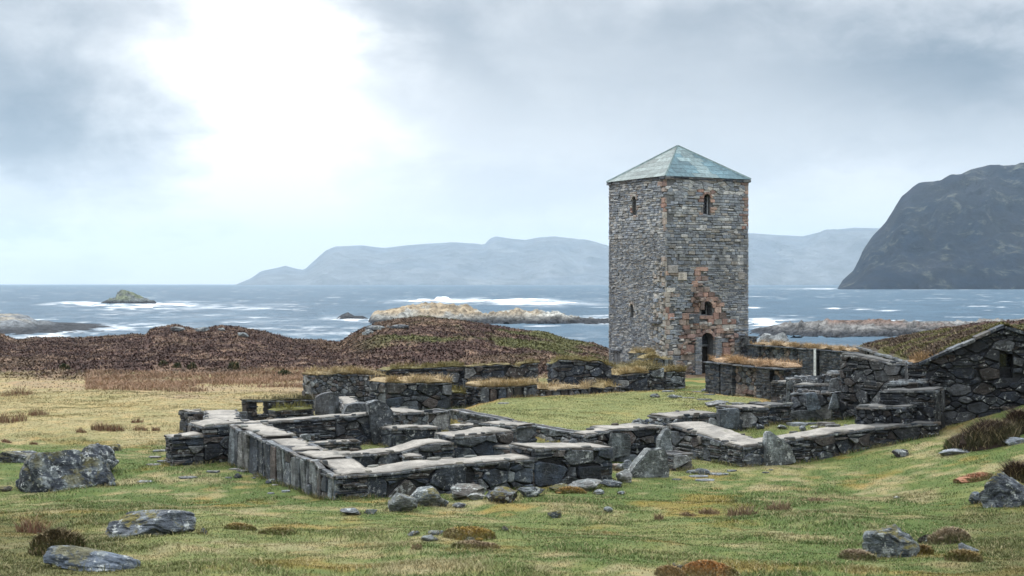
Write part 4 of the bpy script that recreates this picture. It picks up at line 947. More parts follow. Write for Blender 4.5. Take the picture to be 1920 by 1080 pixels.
# long inner wall of the left room
C0 = Pz(486, 793, 1.22); C1 = along(C0, UD, 733, 773)
wall('ruined_wall', 'long inner wall with dark wet streaks and a narrow straight pale top', C0, C1, .62, 'mix', seed=8, pal='dark', rough=.015, ends=('mix', 'mix'))
C2 = Pd(432, 799, C0[1] - 1.1)
wall('ruined_wall', 'short pale topped link between the left block and the long inner wall', (C0[0] - 1.25, C0[1] - 1.0, C0[2] + .06), (C0[0] + .05, C0[1] - .25, C0[2] + .02), .8, 'mix', seed=9, pal='dark', rough=.02)
D0 = Pd(750, 775, 48.8); D1 = Pd(802, 773, 49.4)
wall('ruined_wall', 'square cobble faced block with a pale flat top behind the rounded slab', D0, D1, 1.9, 'cobble', seed=10, rough=.015, pal='grey')
# low kerbs and the cross walls
K0 = Pd(576, 831, 44.2); K1 = along(K0, UD, 675, 828)
wall('ruined_wall', 'very low kerb of stones on the floor of the left room', K0, K1, .5, 'slate', seed=11, rough=.02)
X0 = Pz(592, 853, .82); X1 = along(X0, UD, 850, 829); X2 = along(X0, UD, 962, 808)
wall('ruined_wall', 'middle cross wall with a curving gravel top and pale stones in its face', X0, X1, .95, 'rubble', seed=12, rough=.03, prof=[(0, 0), (.4, -.10), (.62, -.13), (.8, .02), (1, 0)])
X1b = (X1[0] + .03, X1[1] + .02, X1[2] + .16)
wall('ruined_wall', 'raised right end of the middle cross wall with big dark stones and slate', X1b, X2, 1.3, 'big', seed=13, rough=.02)
Y0 = Pd(735, 806, 46.6); Y1 = along(Y0, UD, 826, 803)
wall('ruined_wall', 'rounded dark stone bank between the two cross walls', Y0, Y1, .9, 'big', seed=14, rough=.06, over=.0)
Z0 = Pd(898, 793, 47.6); Z1 = Pd(968, 800, 46.3)
wall('ruined_wall', 'pale flat topped slab bank beside the corner of the lawn', Z0, Z1, .9, 'rubble', seed=15, rough=.02)
wall('ruined_wall', 'dark smooth slab wall under the tall turf topped block', Pd(800, 772, 51.5), Pd(842, 770, 52.0), .9, 'big', None, seed=91, pal='slate', rough=.05)
wall('ruined_wall', 'narrow capped wall running back from the rounded slab to the cobbly wall', Pd(648, 764, 51.2), Pd(634, 744, 57.0), .6, 'rubble', seed=92, pal='grey', rough=.04)
wall('ruined_wall', 'low cross kerb of slabs on the floor behind the front wall', Pd(760, 856, 41.0), Pd(742, 842, 43.0), .5, 'rubble', seed=93, pal='grey', rough=.05)
wall('ruined_wall', 'short stub with a pale top between the slab bank and the lawn corner', Pd(860, 802, 47.2), Pd(900, 797, 47.6), .7, 'rubble', seed=94, pal='grey', rough=.05)
wall('ruined_wall', 'broken low stub behind the raised end of the front wall', Pd(1040, 836, 42.6), Pd(1092, 830, 43.2), .6, 'cobble', 'stones', seed=95, pal='grey', rough=.06)
wall('ruined_wall', 'stub of wall with a ragged top inside the left room', Pd(590, 812, 46.2), Pd(610, 800, 48.3), .5, 'rubble', None, seed=96, pal='dark', rough=.06)
# wall holding the lawn
P0 = Pz(1094, 814, .80); P1 = along(P0, VD, 958, 790); P2 = along(P0, VD, 842, 766)
wall('retaining_wall', 'small dry stone wall of pale stones holding up the near edge of the lawn', P0, P1, .42, 'rubble', None, seed=16, pal='pale', rough=.03, ends=('rubble', 'rubble'))
wall('retaining_wall', 'far stretch of the lawn edge wall beyond the pale slab bank', P1, P2, .42, 'rubble', None, seed=17, pal='grey', rough=.03)
S0 = Pd(922, 838, 43.4); S1 = Pd(996, 842, 42.4)
wall('ruined_wall', 'low bent stub with a pale top between the cross wall and the raised front wall', S0, S1, .8, 'rubble', seed=18, pal='grey', rough=.03)
# right part of the cloister
Q0 = Pd(1098, 817, 43.2); Q1 = Pd(1148, 806, 43.8); Q2 = Pd(1252, 800, 45.0)
wall('ruined_wall', 'sloping dark slab wall below the near corner of the lawn', Q0, Q1, .7, 'big', seed=19, rough=.02, pal='slate')
wq = wall('ruined_wall', 'slab faced wall under the heap of loose flat stones', Q1, Q2, 1.1, 'big', seed=20, rough=.03)
R0 = Pz(1392, 838, .74); R1 = along(R0, VD, 1252, 795)
wall('ruined_wall', 'wide gravel topped wall running from the slate corner up to the loose stones', R0, R1, 1.35, 'mix', seed=21, rough=.03, pal='grey', ends=('slate', 'slate'))
T1 = along(R0, UD, 1652, 801)
wall('ruined_wall', 'long right hand front wall with a gravel top and white lichen spots', (R0[0], R0[1], R0[2] + .02), T1, 1.0, 'mix', seed=22, rough=.02, ends=('slate', 'mix'))
F0 = Pd(1262, 853, 42.3); F1 = Pd(1297, 850, 42.7)
wall('ruined_wall', 'short lichen spotted stub wall right of the big leaning slab', F0, F1, .8, 'rubble', None, seed=23, pal='grey', rough=.04)
H0 = Pd(1258, 783, 48.6); H1 = Pd(1346, 774, 49.6)
wall('ruined_wall', 'low pale topped wall at the edge of the lawn left of the upright slab', H0, H1, 1.3, 'mix', seed=24, rough=.02, capcol=(.85, .85, .86))
I0 = Pd(1390, 766, 50.2); I1 = Pd(1440, 764, 50.9)
wall('ruined_wall', 'pale topped block right of the upright slab at the back of the small court', I0, I1, 1.3, 'big', seed=25, rough=.02, capcol=(.8, .8, .82))
J0 = Pd(1439, 760, 51.2); J1 = Pd(1484, 758, 51.8)
wall('ruined_wall', 'dark slate block with a dark flat top at the back of the small court', J0, J1, 1.1, 'slate', seed=26, rough=.02, capcol=(.35, .38, .42))
# rubble steps at the right
for i, (a, b, D0_, D1_, th, st, lab, cap) in enumerate([
    ((1484, 738), (1560, 738), 52.4, 51.6, .9, 'big', 'stepped rubble bank with leaning slabs beside the small court', 'stones'),
    ((1490, 722), (1558, 719), 53.4, 52.8, .9, 'rubble', 'middle step of rubble with a flat grey slab on top', 'gravel'),
    ((1476, 709), (1534, 708), 54.6, 54.4, .8, 'rubble', 'upper ledge topped by broad flat grey stones', 'stones'),
    ((1532, 703), (1578, 698), 53.4, 52.8, .9, 'cobble', 'highest rubble step beside the dark corner wall', 'stones')]):
    wall('rubble_bank', lab, Pd(*a, D0_), Pd(*b, D1_), th, st, cap, seed=30 + i, pal='grey', rough=.05, group='rubble steps at the right', capcol=(.6, .63, .66))
wall('ruined_wall', 'tall dark corner wall with a thin coping left of the turf roof', Pd(1577, 665, 51.6), Pd(1701, 681, 48.4), .42, 'rubble', seed=35, pal='wet', rough=.02, capcol=(.4, .43, .47), prof=[(0, 0), (.25, .05), (.6, -.02), (.8, -.06), (1, .0)])
wall('ruined_wall', 'lowest dark step block with cobbles before the gabled building', Pd(1606, 764, 46.9), Pd(1702, 762, 45.9), 1.2, 'cobble', seed=36, pal='wet', rough=.03, capcol=(.4, .43, .47))
wall('ruined_wall', 'upper dark step block with a broad slab before the gabled building', Pd(1650, 734, 47.1), Pd(1752, 731, 46.2), 1.3, 'rubble', seed=37, pal='wet', rough=.03, capcol=(.42, .45, .5))
wall('ruined_wall', 'small ledge of stones above the upper dark step block', Pd(1664, 718, 47.5), Pd(1722, 716, 46.9), 1.0, 'rubble', 'stones', seed=38, pal='wet', rough=.04)
wall('ruined_wall', 'low dark pier joining the right front wall to the gabled building', Pd(1640, 803, 45.8), Pd(1760, 792, 45.9), 1.3, 'rubble', seed=39, pal='wet', rough=.03, capcol=(.45, .48, .52))

# back walls of the cloister
M0 = Pd(583, 702, 60.0); M1 = along(M0, UD, 722, 703); N0 = along(M0, UD, 724, 694); N1 = along(M0, UD, 870, 687); N2 = along(M0, UD, 1009, 680); O0 = along(M0, UD, 1034, 678); O1 = along(M0, UD, 1146, 678)
back = 'back walls of the cloister'
wall('cloister_wall', 'cobbly rubble wall at the left end of the back row topped with straw grass', M0, M1, .9, 'cobble', 'turf', seed=40, pal='grey', rough=.07, group=back, turfcol=(.34, .265, .145))
n1 = wall('cloister_wall', 'slate back wall with a square niche and a thin grass top', N0, N1, .9, [(2.2, 'slate'), (1.6, 'rubble'), (2.6, 'slate'), (9, 'big')], 'thin_turf', seed=41, pal='dark', rough=.03, group=back, turfcol=(.21, .185, .085), holes=[(2.75, 3.3, 1.25, 1.75)] if False else [(3.75, 4.5, 1.15, 1.62)])
wall('cloister_wall', 'back wall with big rounded stones left of the narrow gap', N1, N2, .4, 'big', 'thin_turf', seed=42, pal='dark', rough=.04, group=back, turfcol=(.24, .20, .10), prof=[(0, 0), (.62, 0), (.64, -.10), (.74, -.12), (.76, .0), (1, .02)])
wall('cloister_wall', 'back wall of small dark stones right of the narrow gap', O0, O1, .35, 'rubble', 'thin_turf', seed=43, pal='dark', rough=.05, group=back, turfcol=(.23, .20, .09), prof=[(0, -.12), (.1, .05), (.5, .03), (.8, 0), (1, -.25)])
# grass topped blocks in front of the back walls
bl = 'grass topped blocks along the back of the cloister'
for i, (a, b, D0_, D1_, th, st, lab, pal) in enumerate([
    ((724, 718), (846, 717), 58.6, 60.4, 1.4, 'big', 'tall block of wet streaked slabs with a thick straw turf top', 'slate'),
    ((900, 726), (1006, 722), 60.9, 62.3, 1.2, 'upright', 'grass topped block of upright slabs standing at the lawn edge', 'slate'),
    ((1012, 731), (1106, 728), 63.0, 64.3, 1.1, 'upright', 'lowest grass topped block of upright slabs in front of the narrow gap', 'slate'),
    ((1132, 726), (1164, 723), 65.5, 66.0, 1.0, 'upright', 'smallest grass topped block beside the big dark slab', 'slate'),
    ((1160, 703), (1214, 699), 67.0, 67.8, 1.2, 'big', 'grass topped block faced with one big tilted dark slab', 'dark')]):
    wall('grass_topped_block', lab, Pd(*a, D0_), Pd(*b, D1_), th, st, 'turf', seed=50 + i, pal=pal, rough=.04, group=bl, turfcol=(.44, .34, .20) if i < 3 else (.38, .30, .16), cat='stone block')
wall('rubble_bank', 'low rubble filling under the niche wall', Pd(846, 735, 61.0), Pd(872, 738, 61.2), .9, 'mix', 'turf', seed=57, pal='dark', rough=.05, turfcol=(.2, .18, .07))
wall('ruined_wall', 'slate base courses at the foot of the niche wall', Pd(870, 742, 62.2), Pd(900, 745, 62.4), .5, 'slate', None, seed=58, pal='dark', rough=.03)
# stub walls at the tower foot
tf = 'grass topped stub walls at the foot of the tower'
for i, (a, b, D0_, D1_, th, st, lab, pal, tc) in enumerate([
    ((1214, 694), (1244, 691), 68.6, 69.0, 1.2, 'big', 'rounded dark stub wall beside the tilted slab', 'dark', (.16, .14, .07)),
    ((1248, 698), (1285, 697), 69.6, 70.4, 1.0, 'rubble', 'small slate block with a projecting ledge before the tower door', 'grey', (.27, .22, .11)),
    ((1196, 686), (1240, 685), 74.0, 74.6, .9, 'rubble', 'mid height stub wall with a straw turf top below the tower corner', 'grey', (.30, .25, .13)),
    ((1208, 672), (1262, 673), 78.0, 78.6, .9, 'uprightx', 'long slab walled stub with a projecting slate ledge below the tower corner', 'pale', (.33, .27, .14)),
    ((1192, 663), (1228, 663), 82.0, 82.6, .8, 'rubble', 'highest stub wall with a straw tuft against the tower side', 'pale', (.34, .27, .15)),
    ((1140, 692), (1200, 694), 71.5, 70.0, 1.0, 'upright', 'low broken wall of upright stones left of the tower foot', 'slate', (.20, .17, .08))]):
    wall('stub_wall', lab, Pd(*a, D0_), Pd(*b, D1_), th, st.replace('x', ''), 'turf', seed=60 + i, pal=pal, rough=.05, group=tf, turfcol=tc)

# hut with a slit window at the left room
hq = wall('ruined_wall', 'heather topped dark hut wall with a small lit slit window', Pd(462, 751, 55.0), Pd(588, 748, 57.0), .34, 'slate', 'thin_turf', seed=70, pal='dark', rough=.04, turfcol=(.07, .065, .03), holes=[(.48, .95, .60, 1.06)], through=True)
wall('ruined_wall', 'low grass covered ledge before the hut with the slit window', Pd(520, 769, 54.0), Pd(584, 765, 54.8), .7, 'slate', 'thin_turf', seed=71, pal='dark', rough=.04, turfcol=(.17, .17, .055))
# nave walls between tower and gabled building
ka = Pz(1470, 690, 2.04); kb = along(ka, VD, 1331, 677)
def colK(a, z, r):
    return None
def nave(name, label, p0, p1, seed, bays, z_low, tc):
    rng = random.Random(seed)
    def col(a, z, r):
        for (x0, x1, kind) in bays:
            if x0 <= a < x1:
                if z < z_low and kind != 'slate' and r.random() < .8: return (*pick('pink' if r.random() < .6 else 'brown', r), .2)
                return (*pick({'slate': 'slate', 'rub': r.choice(['grey', 'brown', 'slate'])}[kind], r, .3), .3)
        return (*pick('grey', r), .3)
    L = math.hypot(p1[0] - p0[0], p1[1] - p0[1]); cells = []; z0 = -.4
    for (x0, x1, kind) in bays:
        x1 = min(x1, L)
        if kind == 'slate': cells += courses(x0, x1, z0, 2.6, .045, .09, .15, .4, rng)
        else: cells += [p for p in rubble(x0, x1, z0, 2.6, .06, .16, 1.3, rng) if area_c(p)[1][1] > z_low] + courses(x0, x1, z0, z_low, .3, .42, .35, .6, rng)
    w = wall(name, label, p0, p1, .95, 'x', 'turf', seed=seed, rough=.02, group='nave walls beside the tower', cells=cells, colf=col, turfcol=tc, ends=('slate', 'slate'))
    root, a, d, nb, L, th, ztop, nf = w
    for (x0, x1, kind) in bays:                      # slate pilasters standing proud
        if kind == 'slate' and x0 < L - .2:
            mb = MB(); z = ground_min([tuple(a), tuple(a + d * L)]) - .2
            while z < ztop(x0) - .08:
                h = rng.uniform(.045, .09); s = x0 - .04
                while s < x1 + .02:
                    w_ = min(rng.uniform(.15, .45), x1 + .04 - s); emit(mb, [(s, z), (s + w_, z), (s + w_, z + h), (s, z + h)], ((a[0], a[1]), (d[0], d[1]), (nf[0], nf[1])), rng.uniform(.22, .25), (*pick('slate', rng), .2), gap=.004, ch=.008, back=.02, rng=rng); s += w_
                z += h
            mb.build('pilaster', MS, root)
    mb = MB(); s = -.1
    while s < L:
        w_ = rng.uniform(.4, .9); emit(mb, [(s, ztop(s) - .09), (s + w_, ztop(s) - .09), (s + w_, ztop(s) - .02), (s, ztop(s) - .02)], ((a[0], a[1]), (d[0], d[1]), (nf[0], nf[1])), rng.uniform(.26, .34), (*pick('slate', rng), .3), gap=.004, ch=.01, back=.05, rng=rng); s += w_
    mb.build('ledge', MS, root); return w
nave('nave_wall', 'straw topped wall with slate pilasters and pink stone blocks right of the tower door', ka, kb, 80, [(0, .95, 'slate'), (.95, 1.15, 'rub'), (1.15, 1.95, 'slate'), (1.95, 3.75, 'rub'), (3.75, 4.6, 'slate'), (4.6, 9, 'rub')], .95, (.46, .32, .20))
wall('nave_wall', 'low slate block with a thin projecting ledge at the end of the nave wall', Pd(1446, 716, 60.0), Pd(1478, 717, 59.4), .9, 'slate', 'gravel', seed=81, pal='slate', rough=.01, capcol=(.9, .92, .94), group='nave walls beside the tower')
la = Pd(1624, 661, 76.5); lb = along(la, VD, 1408, 645)
nave('nave_wall', 'longest nave wall with slate pilasters and a white post in front of the water inlet', la, lb, 82, [(0, 1.0, 'slate'), (1.0, 4.6, 'rub'), (4.6, 6.1, 'slate'), (6.1, 6.4, 'rub'), (6.4, 8.2, 'slate'), (8.2, 8.7, 'rub'), (8.7, 10, 'slate'), (10, 20, 'rub')], .3, (.42, .31, .19))
wall('nave_wall', 'slate pier against the right edge of the tower', (TR[0] - .1, TR[1] - 1.3, 2.35), (TR[0] + .35, TR[1] - 1.0, 2.35), .9, 'slate', 'gravel', seed=84, pal='slate', rough=.02, capcol=(.35, .38, .4), group='nave walls beside the tower')
mb = MB(); lw = along(la, VD, 1528, 655); q = Pd(1528, 655, lw[1] - .7); mb.box((q[0] - .055, q[1] - .055, .2), (q[0] + .055, q[1] + .055, q[2]), (1, 1, 1)); mb.box((q[0] - .07, q[1] - .07, q[2]), (q[0] + .07, q[1] + .07, q[2] + .03), (1, 1, 1)); mb.box((q[0] - .1, q[1] - .1, .0), (q[0] + .1, q[1] + .1, .25), (1, 1, 1))
tag(mb.build('white_post', MPOST), 'thin white post standing before the far nave wall', 'post')

# upright slabs and loose slabs that belong to walls
slab(wA[0], [(-.0, -.2), (.0, .0)] if False else [(0, -.1), (.62, -.1), (.66, .55), (.30, .84), (.02, .5)], .22, Pd(1000, 940, 37.9), U, 3, (.06, .068, .08), .5) if False else None
def leaning(label, px, py, D, pts, seed, col, thick=.25, dirv=None, lich=.9, group='big upright slabs among the walls'):
    b = Pd(px, py, D); g = float(height(b[0], b[1])); root = empty('standing_slab', (b[0], b[1], g)); tag(root, label, 'stone slab', group)
    sc = D / F; p = [((x - px) * sc, ZC - (y - HY) * sc) for x, y in pts]; slab(root, p, thick, b, dirv if dirv is not None else (1, .25), seed, col, lich, name='slab'); return root
leaning('big lichen covered slab leaning at the end of the front wall', 1176, 912, 40.6, [(1176, 920), (1182, 888), (1204, 862), (1222, 843), (1240, 846), (1252, 842), (1258, 852), (1262, 885), (1262, 905), (1230, 916)], 5, (.13, .145, .145), .4, (1, .3))
leaning('triangular white spotted slab set in the right front wall', 1439, 870, along(R0, UD, 1439, 870)[1] - .32, [(1439, 880), (1440, 812), (1447, 809), (1480, 830), (1498, 842), (1510, 872)], 6, (.16, .18, .185), .28, U, 1.0)
leaning('square upright slab at the left of the small court', 1349, 800, 49.0, [(1352, 806), (1349, 769), (1388, 766), (1392, 803)], 7, (.075, .09, .105), .35, (1, .2), .4)
leaning('small triangular slab leaning below the square upright slab', 1330, 805, 47.8, [(1330, 800), (1334, 784), (1344, 786), (1358, 806), (1340, 812)], 8, (.16, .175, .18), .2, (1, .2), .3)
leaning('tall rounded slab standing at the end of the long inner wall', 690, 832, 47.4, [(700, 835), (692, 768), (690, 757), (708, 751), (724, 758), (738, 772), (738, 832)], 9, (.065, .075, .085), .5, (1, .3), .7)
leaning('leaning wide dark slab behind the long inner wall', 640, 775, 50.5, [(640, 785), (652, 760), (668, 757), (692, 758), (705, 768), (704, 785)], 10, (.07, .08, .09), .5, (1, .3), .5)
leaning('smooth flat slab against the cobbly back wall', 592, 760, 58.0, [(592, 780), (592, 744), (610, 738), (626, 736), (627, 780)], 12, (.075, .08, .088), .25, (1, .4), .2)
leaning('narrow slab standing on edge below the cobbly back wall', 628, 760, 54.0, [(628, 785), (628, 740), (642, 746), (646, 785)], 13, (.09, .10, .11), .3, (.6, 1), .3)
leaning('pointed slab standing on the outer slab wall', 546, 852, 40.2, [(543, 880), (543, 850), (549, 845), (560, 852), (562, 880)], 14, (.10, .115, .12), .35, (1, .2), .9)
leaning('leaning dark slab in the stepped rubble bank', 1512, 770, 51.4, [(1516, 772), (1511, 738), (1532, 737), (1541, 768)], 15, (.10, .125, .15), .3, (1, -.1), .3)
leaning('tall pale slab at the foot of the dark corner wall', 1556, 768, 51.0, [(1554, 768), (1563, 738), (1572, 740), (1573, 768)], 16, (.12, .14, .155), .25, (1, -.1), .4)
leaning('white grained slab leaning in the dark corner wall', 1560, 735, 51.2, [(1552, 735), (1557, 712), (1572, 708), (1574, 733)], 17, (.14, .15, .16), .25, (1, -.2), .3)
leaning('big dark slab wall piece beside the loose stones', 1146, 860, 43.4, [(1146, 862), (1147, 812), (1190, 815), (1190, 856)], 18, (.085, .10, .105), .2, (1, .5), .5)
leaning('pale split slab standing right of the loose stones', 1240, 850, 43.6, [(1237, 850), (1238, 822), (1250, 806), (1260, 806), (1266, 850)], 19, (.15, .17, .175), .3, (1, .4), .8)
boulder('pale lichen boulder sitting on the outer slab wall', 571, 830, 22, 19, 21, col=(.15, .165, .165), moss=0, D=42.3, name='boulder', sink=.15)
boulder('pale pointed stone lying at the lawn edge above the square slab', 1339, 764, 46, 13, 22, col=(.17, .17, .17), moss=0, D=51.5, sink=.1, planes=12)
# heap of loose stones on the slab wall: one heap, each stone its own piece
hr = random.Random(91); k = 0
for row in range(4):
    for i in range(11 - row):
        px = 1182 + i * 7.2 + row * 3 + hr.uniform(-2, 2); py = 812 - row * 6.6 + hr.uniform(-1, 1) + max(0, (px - 1230)) * .05
        boulder('loose flat stone in the heap beside the lawn corner', px, py, hr.uniform(8, 14), hr.uniform(5.5, 8), 300 + k, depth=1.0, col=pick(hr.choice(['grey', 'pale', 'slate']), hr), moss=0, D=44.6 + row * .25 + hr.uniform(0, .5), name='loose_stone', cat='stone', group='heap of loose stones beside the lawn corner', sub=2, planes=6, sink=.1); k += 1

# ------------------------------------------------------------------ gabled turf-roofed building
def gabled():
    Fl = np.array(Pd(1722, 684, 47.6)[:2]); ze = Pd(1722, 684, 47.6)[2]; ap = Pd(1893, 615, 47.0); xd = np.array([1, -.08]); xd = xd / np.hypot(*xd); yd = np.array([-xd[1], xd[0]])
    hw = (np.array(ap[:2]) - Fl) @ xd; za = ap[2]; Wd = 2 * hw; Ld = 12.5; z0 = -.2
    # long axis of the building, measured on the eave
    be = np.array(Pd(1614, 655, 60.2)[:2]); yd = (be - Fl) / np.hypot(*(be - Fl)); Ld = np.hypot(*(be - Fl))
    root = empty('gabled_building', (float(Fl[0] + hw), float(Fl[1] + Ld / 2), 0.3)); tag(root, 'dark stone gabled building with a mossy turf roof at the right edge', 'building')
    rng = random.Random(44); nf = np.array([xd[1], -xd[0]]); ext = .35
    def zt(s):
        s -= ext
        return ze + .02 if s < 0 else (ze + (za - ze) * (s / hw) if s < hw else max(ze, za - (za - ze) * (s - hw) / hw))
    O = Fl - xd * ext; L = Wd + ext; win = (ext + hw - .22, ext + hw + .22, 2.55, 3.35)
    mb = MB(); cells = [angular(p, rng, rng.choice([4, 5, 6]), .012) for p in rubble(0, L, z0, za, .055, .205, 1.8, rng)]; cells2 = []
    for p in cells:
        if rng.random() < .22:
            ys = [q[1] for q in p]; t = min(ys)
            while t < max(ys): cells2.append(clip(clip(p, 0, 1, t + .09), 0, -1, -t)); t += .09
        else: cells2.append(p)
    face(mb, (O[0], O[1]), nf, L, z0, zt, '', rng, 'wet', holes=[win], cells=[p for p in cells2 if len(p) > 2], cope=False)
    c = (.018, .02, .024, 0)
    def prism(pts, thick, off=.06):
        m = len(pts); vs = [];
        for t in (off, thick):
            for s, z in pts: q = O + xd * s - nf * t; vs.append((q[0], q[1], z))
        mb.add(vs, [tuple(range(m)), tuple(range(2 * m - 1, m - 1, -1))] + [(i, m + i, m + (i + 1) % m, (i + 1) % m) for i in range(m)], c)
    prism([(.05, z0), (win[0], z0), (win[0], zt(win[0]) - .05), (ext, ze - .05), (.05, ze - .05)], .7); prism([(win[1], z0), (L - .05, z0), (L - .05, ze - .05), (win[1], zt(win[1]) - .05)], .7)
    prism([(win[0], z0), (win[1], z0), (win[1], win[2]), (win[0], win[2])], .7); prism([(win[0], win[3]), (win[1], win[3]), (win[1], zt(win[1]) - .05), (ext + hw, za - .05), (win[0], zt(win[0]) - .05)], .7)
    mb.build('gable_wall', MS, root)
    mb = MB(); q = lambda s, z, t: (*(O + xd * s - nf * t), z)
    mb.hexa([q(win[0], win[2], .45), q(win[1], win[2], .45), q(win[1], win[2], .5), q(win[0], win[2], .5), q(win[0], win[3], .45), q(win[1], win[3], .45), q(win[1], win[3], .5), q(win[0], win[3], .5)], (1, 1, 1)); mb.build('window', MOPENING, root)
    mb = MB()                                        # side and back walls
    for s0, n_ in ((Fl + yd * Ld, -xd), (Fl + xd * Wd, xd)):
        face(mb, tuple(s0), n_, Ld, z0, lambda s: ze - .05, 'rubble' if s0[0] < Fl[0] + 3 else 'plain', rng, 'dark', cope=False)
    P = [Fl + nf * -.3 + xd * .06, Fl + xd * (Wd - .06) - nf * .3, Fl + xd * (Wd - .06) + yd * Ld, Fl + yd * Ld + xd * .06]; mb.hexa([(*p, z0) for p in P] + [(*p, ze - .08) for p in P], c)
    a = Fl + yd * Ld; vs = [(*a, z0), (*(a + xd * Wd), z0), (*(a + xd * Wd), ze), (*(a + xd * hw), za - .78), (*a, ze)]; b = [(x + yd[0] * .3, y + yd[1] * .3, z) for x, y, z in vs]
    mb.add(vs + b, [(0, 1, 2, 3, 4), (9, 8, 7, 6, 5)] + [(i, 5 + i, 5 + (i + 1) % 5, (i + 1) % 5) for i in range(5)], (*PAL['slate'][0], .3)); mb.build('wall', MS, root)
    # turf roof: lumpy sheet with thickness, dark brown and olive
    n, m = 60, 90; vs = []; cols = []; r = np.random.RandomState(4)
    for j in range(m + 1):
        for i in range(n + 1):
            s = -.12 + (Wd + .24) * i / n; y = .25 + (Ld - .2) * j / m; z = ze + (za - ze - .75 * y / Ld) * (1 - abs(s - hw) / hw) + .12
            q = Fl + xd * s + yd * y; z += (float(fbm(q[0] * 1.2, q[1] * 1.2, 3)) - .5) * .22
            if i in (0, n): z -= .14
            w = float(fbm(q[0] * 1.1 + 20, q[1] * 1.1, 3)); g = float(fbm(q[0] * .9 + 70, q[1] * .9, 3)); base = np.array((.075, .06, .045)) * (.6 + .8 * w)
            base = base * (1 - ss(g, .5, .6) * .7) + np.array((.085, .085, .03)) * ss(g, .5, .6) * .7; vs.append((q[0], q[1], z)); cols.append((*base, 1))
    fs = [(j * (n + 1) + i, j * (n + 1) + i + 1, (j + 1) * (n + 1) + i + 1, (j + 1) * (n + 1) + i) for j in range(m) for i in range(n)]
    mb = MB(); mb.addc(vs, fs, cols); rf = mb.build('roof', MTURF, root, smooth=True)
    N = 42000; s = r.rand(N) * Wd; y = .3 + r.rand(N) * (Ld - .3); P = Fl[None] + xd[None] * s[:, None] + yd[None] * y[:, None]; z = ze + (za - ze - .75 * y / Ld) * (1 - np.abs(s - hw) / hw) + .12 + (fbm(P[:, 0] * 1.2, P[:, 1] * 1.2, 3) - .5) * .22
    g = ss(fbm(P[:, 0] * .9 + 70, P[:, 1] * .9, 3), .5, .6)[:, None]; cc = (np.array((.085, .062, .045)) * (1 - g) + np.array((.11, .105, .04)) * g) * (.5 + 1.0 * r.rand(N))[:, None]
    sp = r.rand(N)[:, None] < .10; cc = np.where(sp, np.array((.24, .18, .11)), cc)
    Vv, Fc, C = blades(np.stack([P[:, 0], P[:, 1], z], 1), .03 + .09 * r.rand(N), .02 + .035 * r.rand(N), 1.1, cc, r); tag(np_mesh('heather_growth', Vv, Fc, C, MBL, rf), kind='stuff')
    # verge coping along the gable and slate eave
    mb = MB(); s = 0.0
    while s < Wd:
        w = min(rng.uniform(.35, .8), Wd - s); z = lambda t: ze + (za - ze) * (1 - abs(t - hw) / hw) + .02
        P = [(s + .01, -.16), (s + w - .01, -.16), (s + w - .01, .42), (s + .01, .42)]; dz = rng.uniform(-.05, .03)
        mb.hexa([(*(Fl + xd * a + yd * b), z(a) + dz) for a, b in P] + [(*(Fl + xd * a + yd * b), z(a) + .10 + dz + rng.uniform(-.01, .01)) for a, b in P], (*pick('slate', rng), .5)); s += w
    mb.build('verge_coping', MS, rf)
    mb = MB(); s = 0.0
    while s < Ld:
        w = min(rng.uniform(.4, .9), Ld - s); P = [(-.22, s + .01), (.3, s + .01), (.3, s + w - .01), (-.22, s + w - .01)]; dz = rng.uniform(-.02, .02)
        mb.hexa([(*(Fl + xd * a + yd * b), ze - .02 + dz) for a, b in P] + [(*(Fl + xd * a + yd * b), ze + .05 + dz) for a, b in P], (*pick('grey', rng), .5)); s += w
    mb.build('eave_slates', MS, rf)
    turf(root, Fl - xd * .1 + yd * .1, xd, yd, 1.1, .9, lambda s: ze + .06 + .12 * s, rng, (.30, .20, .11), 1.2)
    return root
gabled()

# ------------------------------------------------------------------ boulders, flat stones
B = boulder
B('huge dark boulder with white lichen spots at the left edge of the field', 113, 918, 164, 84, 66, .9, (.032, .040, .052), .6, planes=1, sink=.7, amp=.075)
B('squared rear half of the huge boulder pair at the left', 172, 890, 84, 54, 67, .9, (.05, .058, .07), .3, planes=3, sink=.7, amp=.07)
B('low mossy stone in front of the huge boulder pair', 168, 910, 52, 20, 3, .8, (.06, .065, .06), 1.0)
B('small blue grey stone right of the huge boulder pair', 205, 911, 26, 12, 4, .8, (.10, .12, .135), .2)
B('tilted slab at the left foot of the huge boulder', 52, 918, 50, 22, 5, .8, (.06, .07, .09), .2, tilt=-.35)
B('small dark mossy rock behind the huge boulder pair', 209, 846, 32, 14, 6, .8, (.07, .075, .08), .9)
B('dark lump of turf and stone at the left edge', 8, 922, 26, 9, 7, .8, (.05, .045, .035), .6)
B('long low lichen boulder with orange moss at its right end', 286, 1006, 178, 44, 64, .6, (.075, .088, .105), 1.0, planes=10)
B('round stone at the end of the long mossy boulder', 381, 1002, 13, 11, 9, .8, (.08, .09, .10), .2)
B('long flat blue grey rock at the bottom left', 180, 1070, 200, 34, 10, .5, (.10, .125, .16), .7, tilt=-.10, planes=12)
B('square lichen boulder with a mossy top at the bottom right', 1668, 1044, 116, 54, 63, .8, (.08, .095, .105), .9, planes=4, sink=.6)
B('small dark stone tucked beside the square boulder', 1745, 1020, 40, 18, 12, .8, (.05, .045, .04), .9)
B('small mossy stone at the bottom right corner', 1818, 1044, 44, 24, 13, .8, (.08, .09, .10), 1.0)
B('dark stone lying on the grass below the gabled building', 1692, 857, 32, 13, 14, .8, (.055, .05, .055), .1, planes=12)
B('dark mossy rock at the right edge with white patches', 1895, 950, 110, 62, 15, .9, (.055, .065, .08), 1.0)
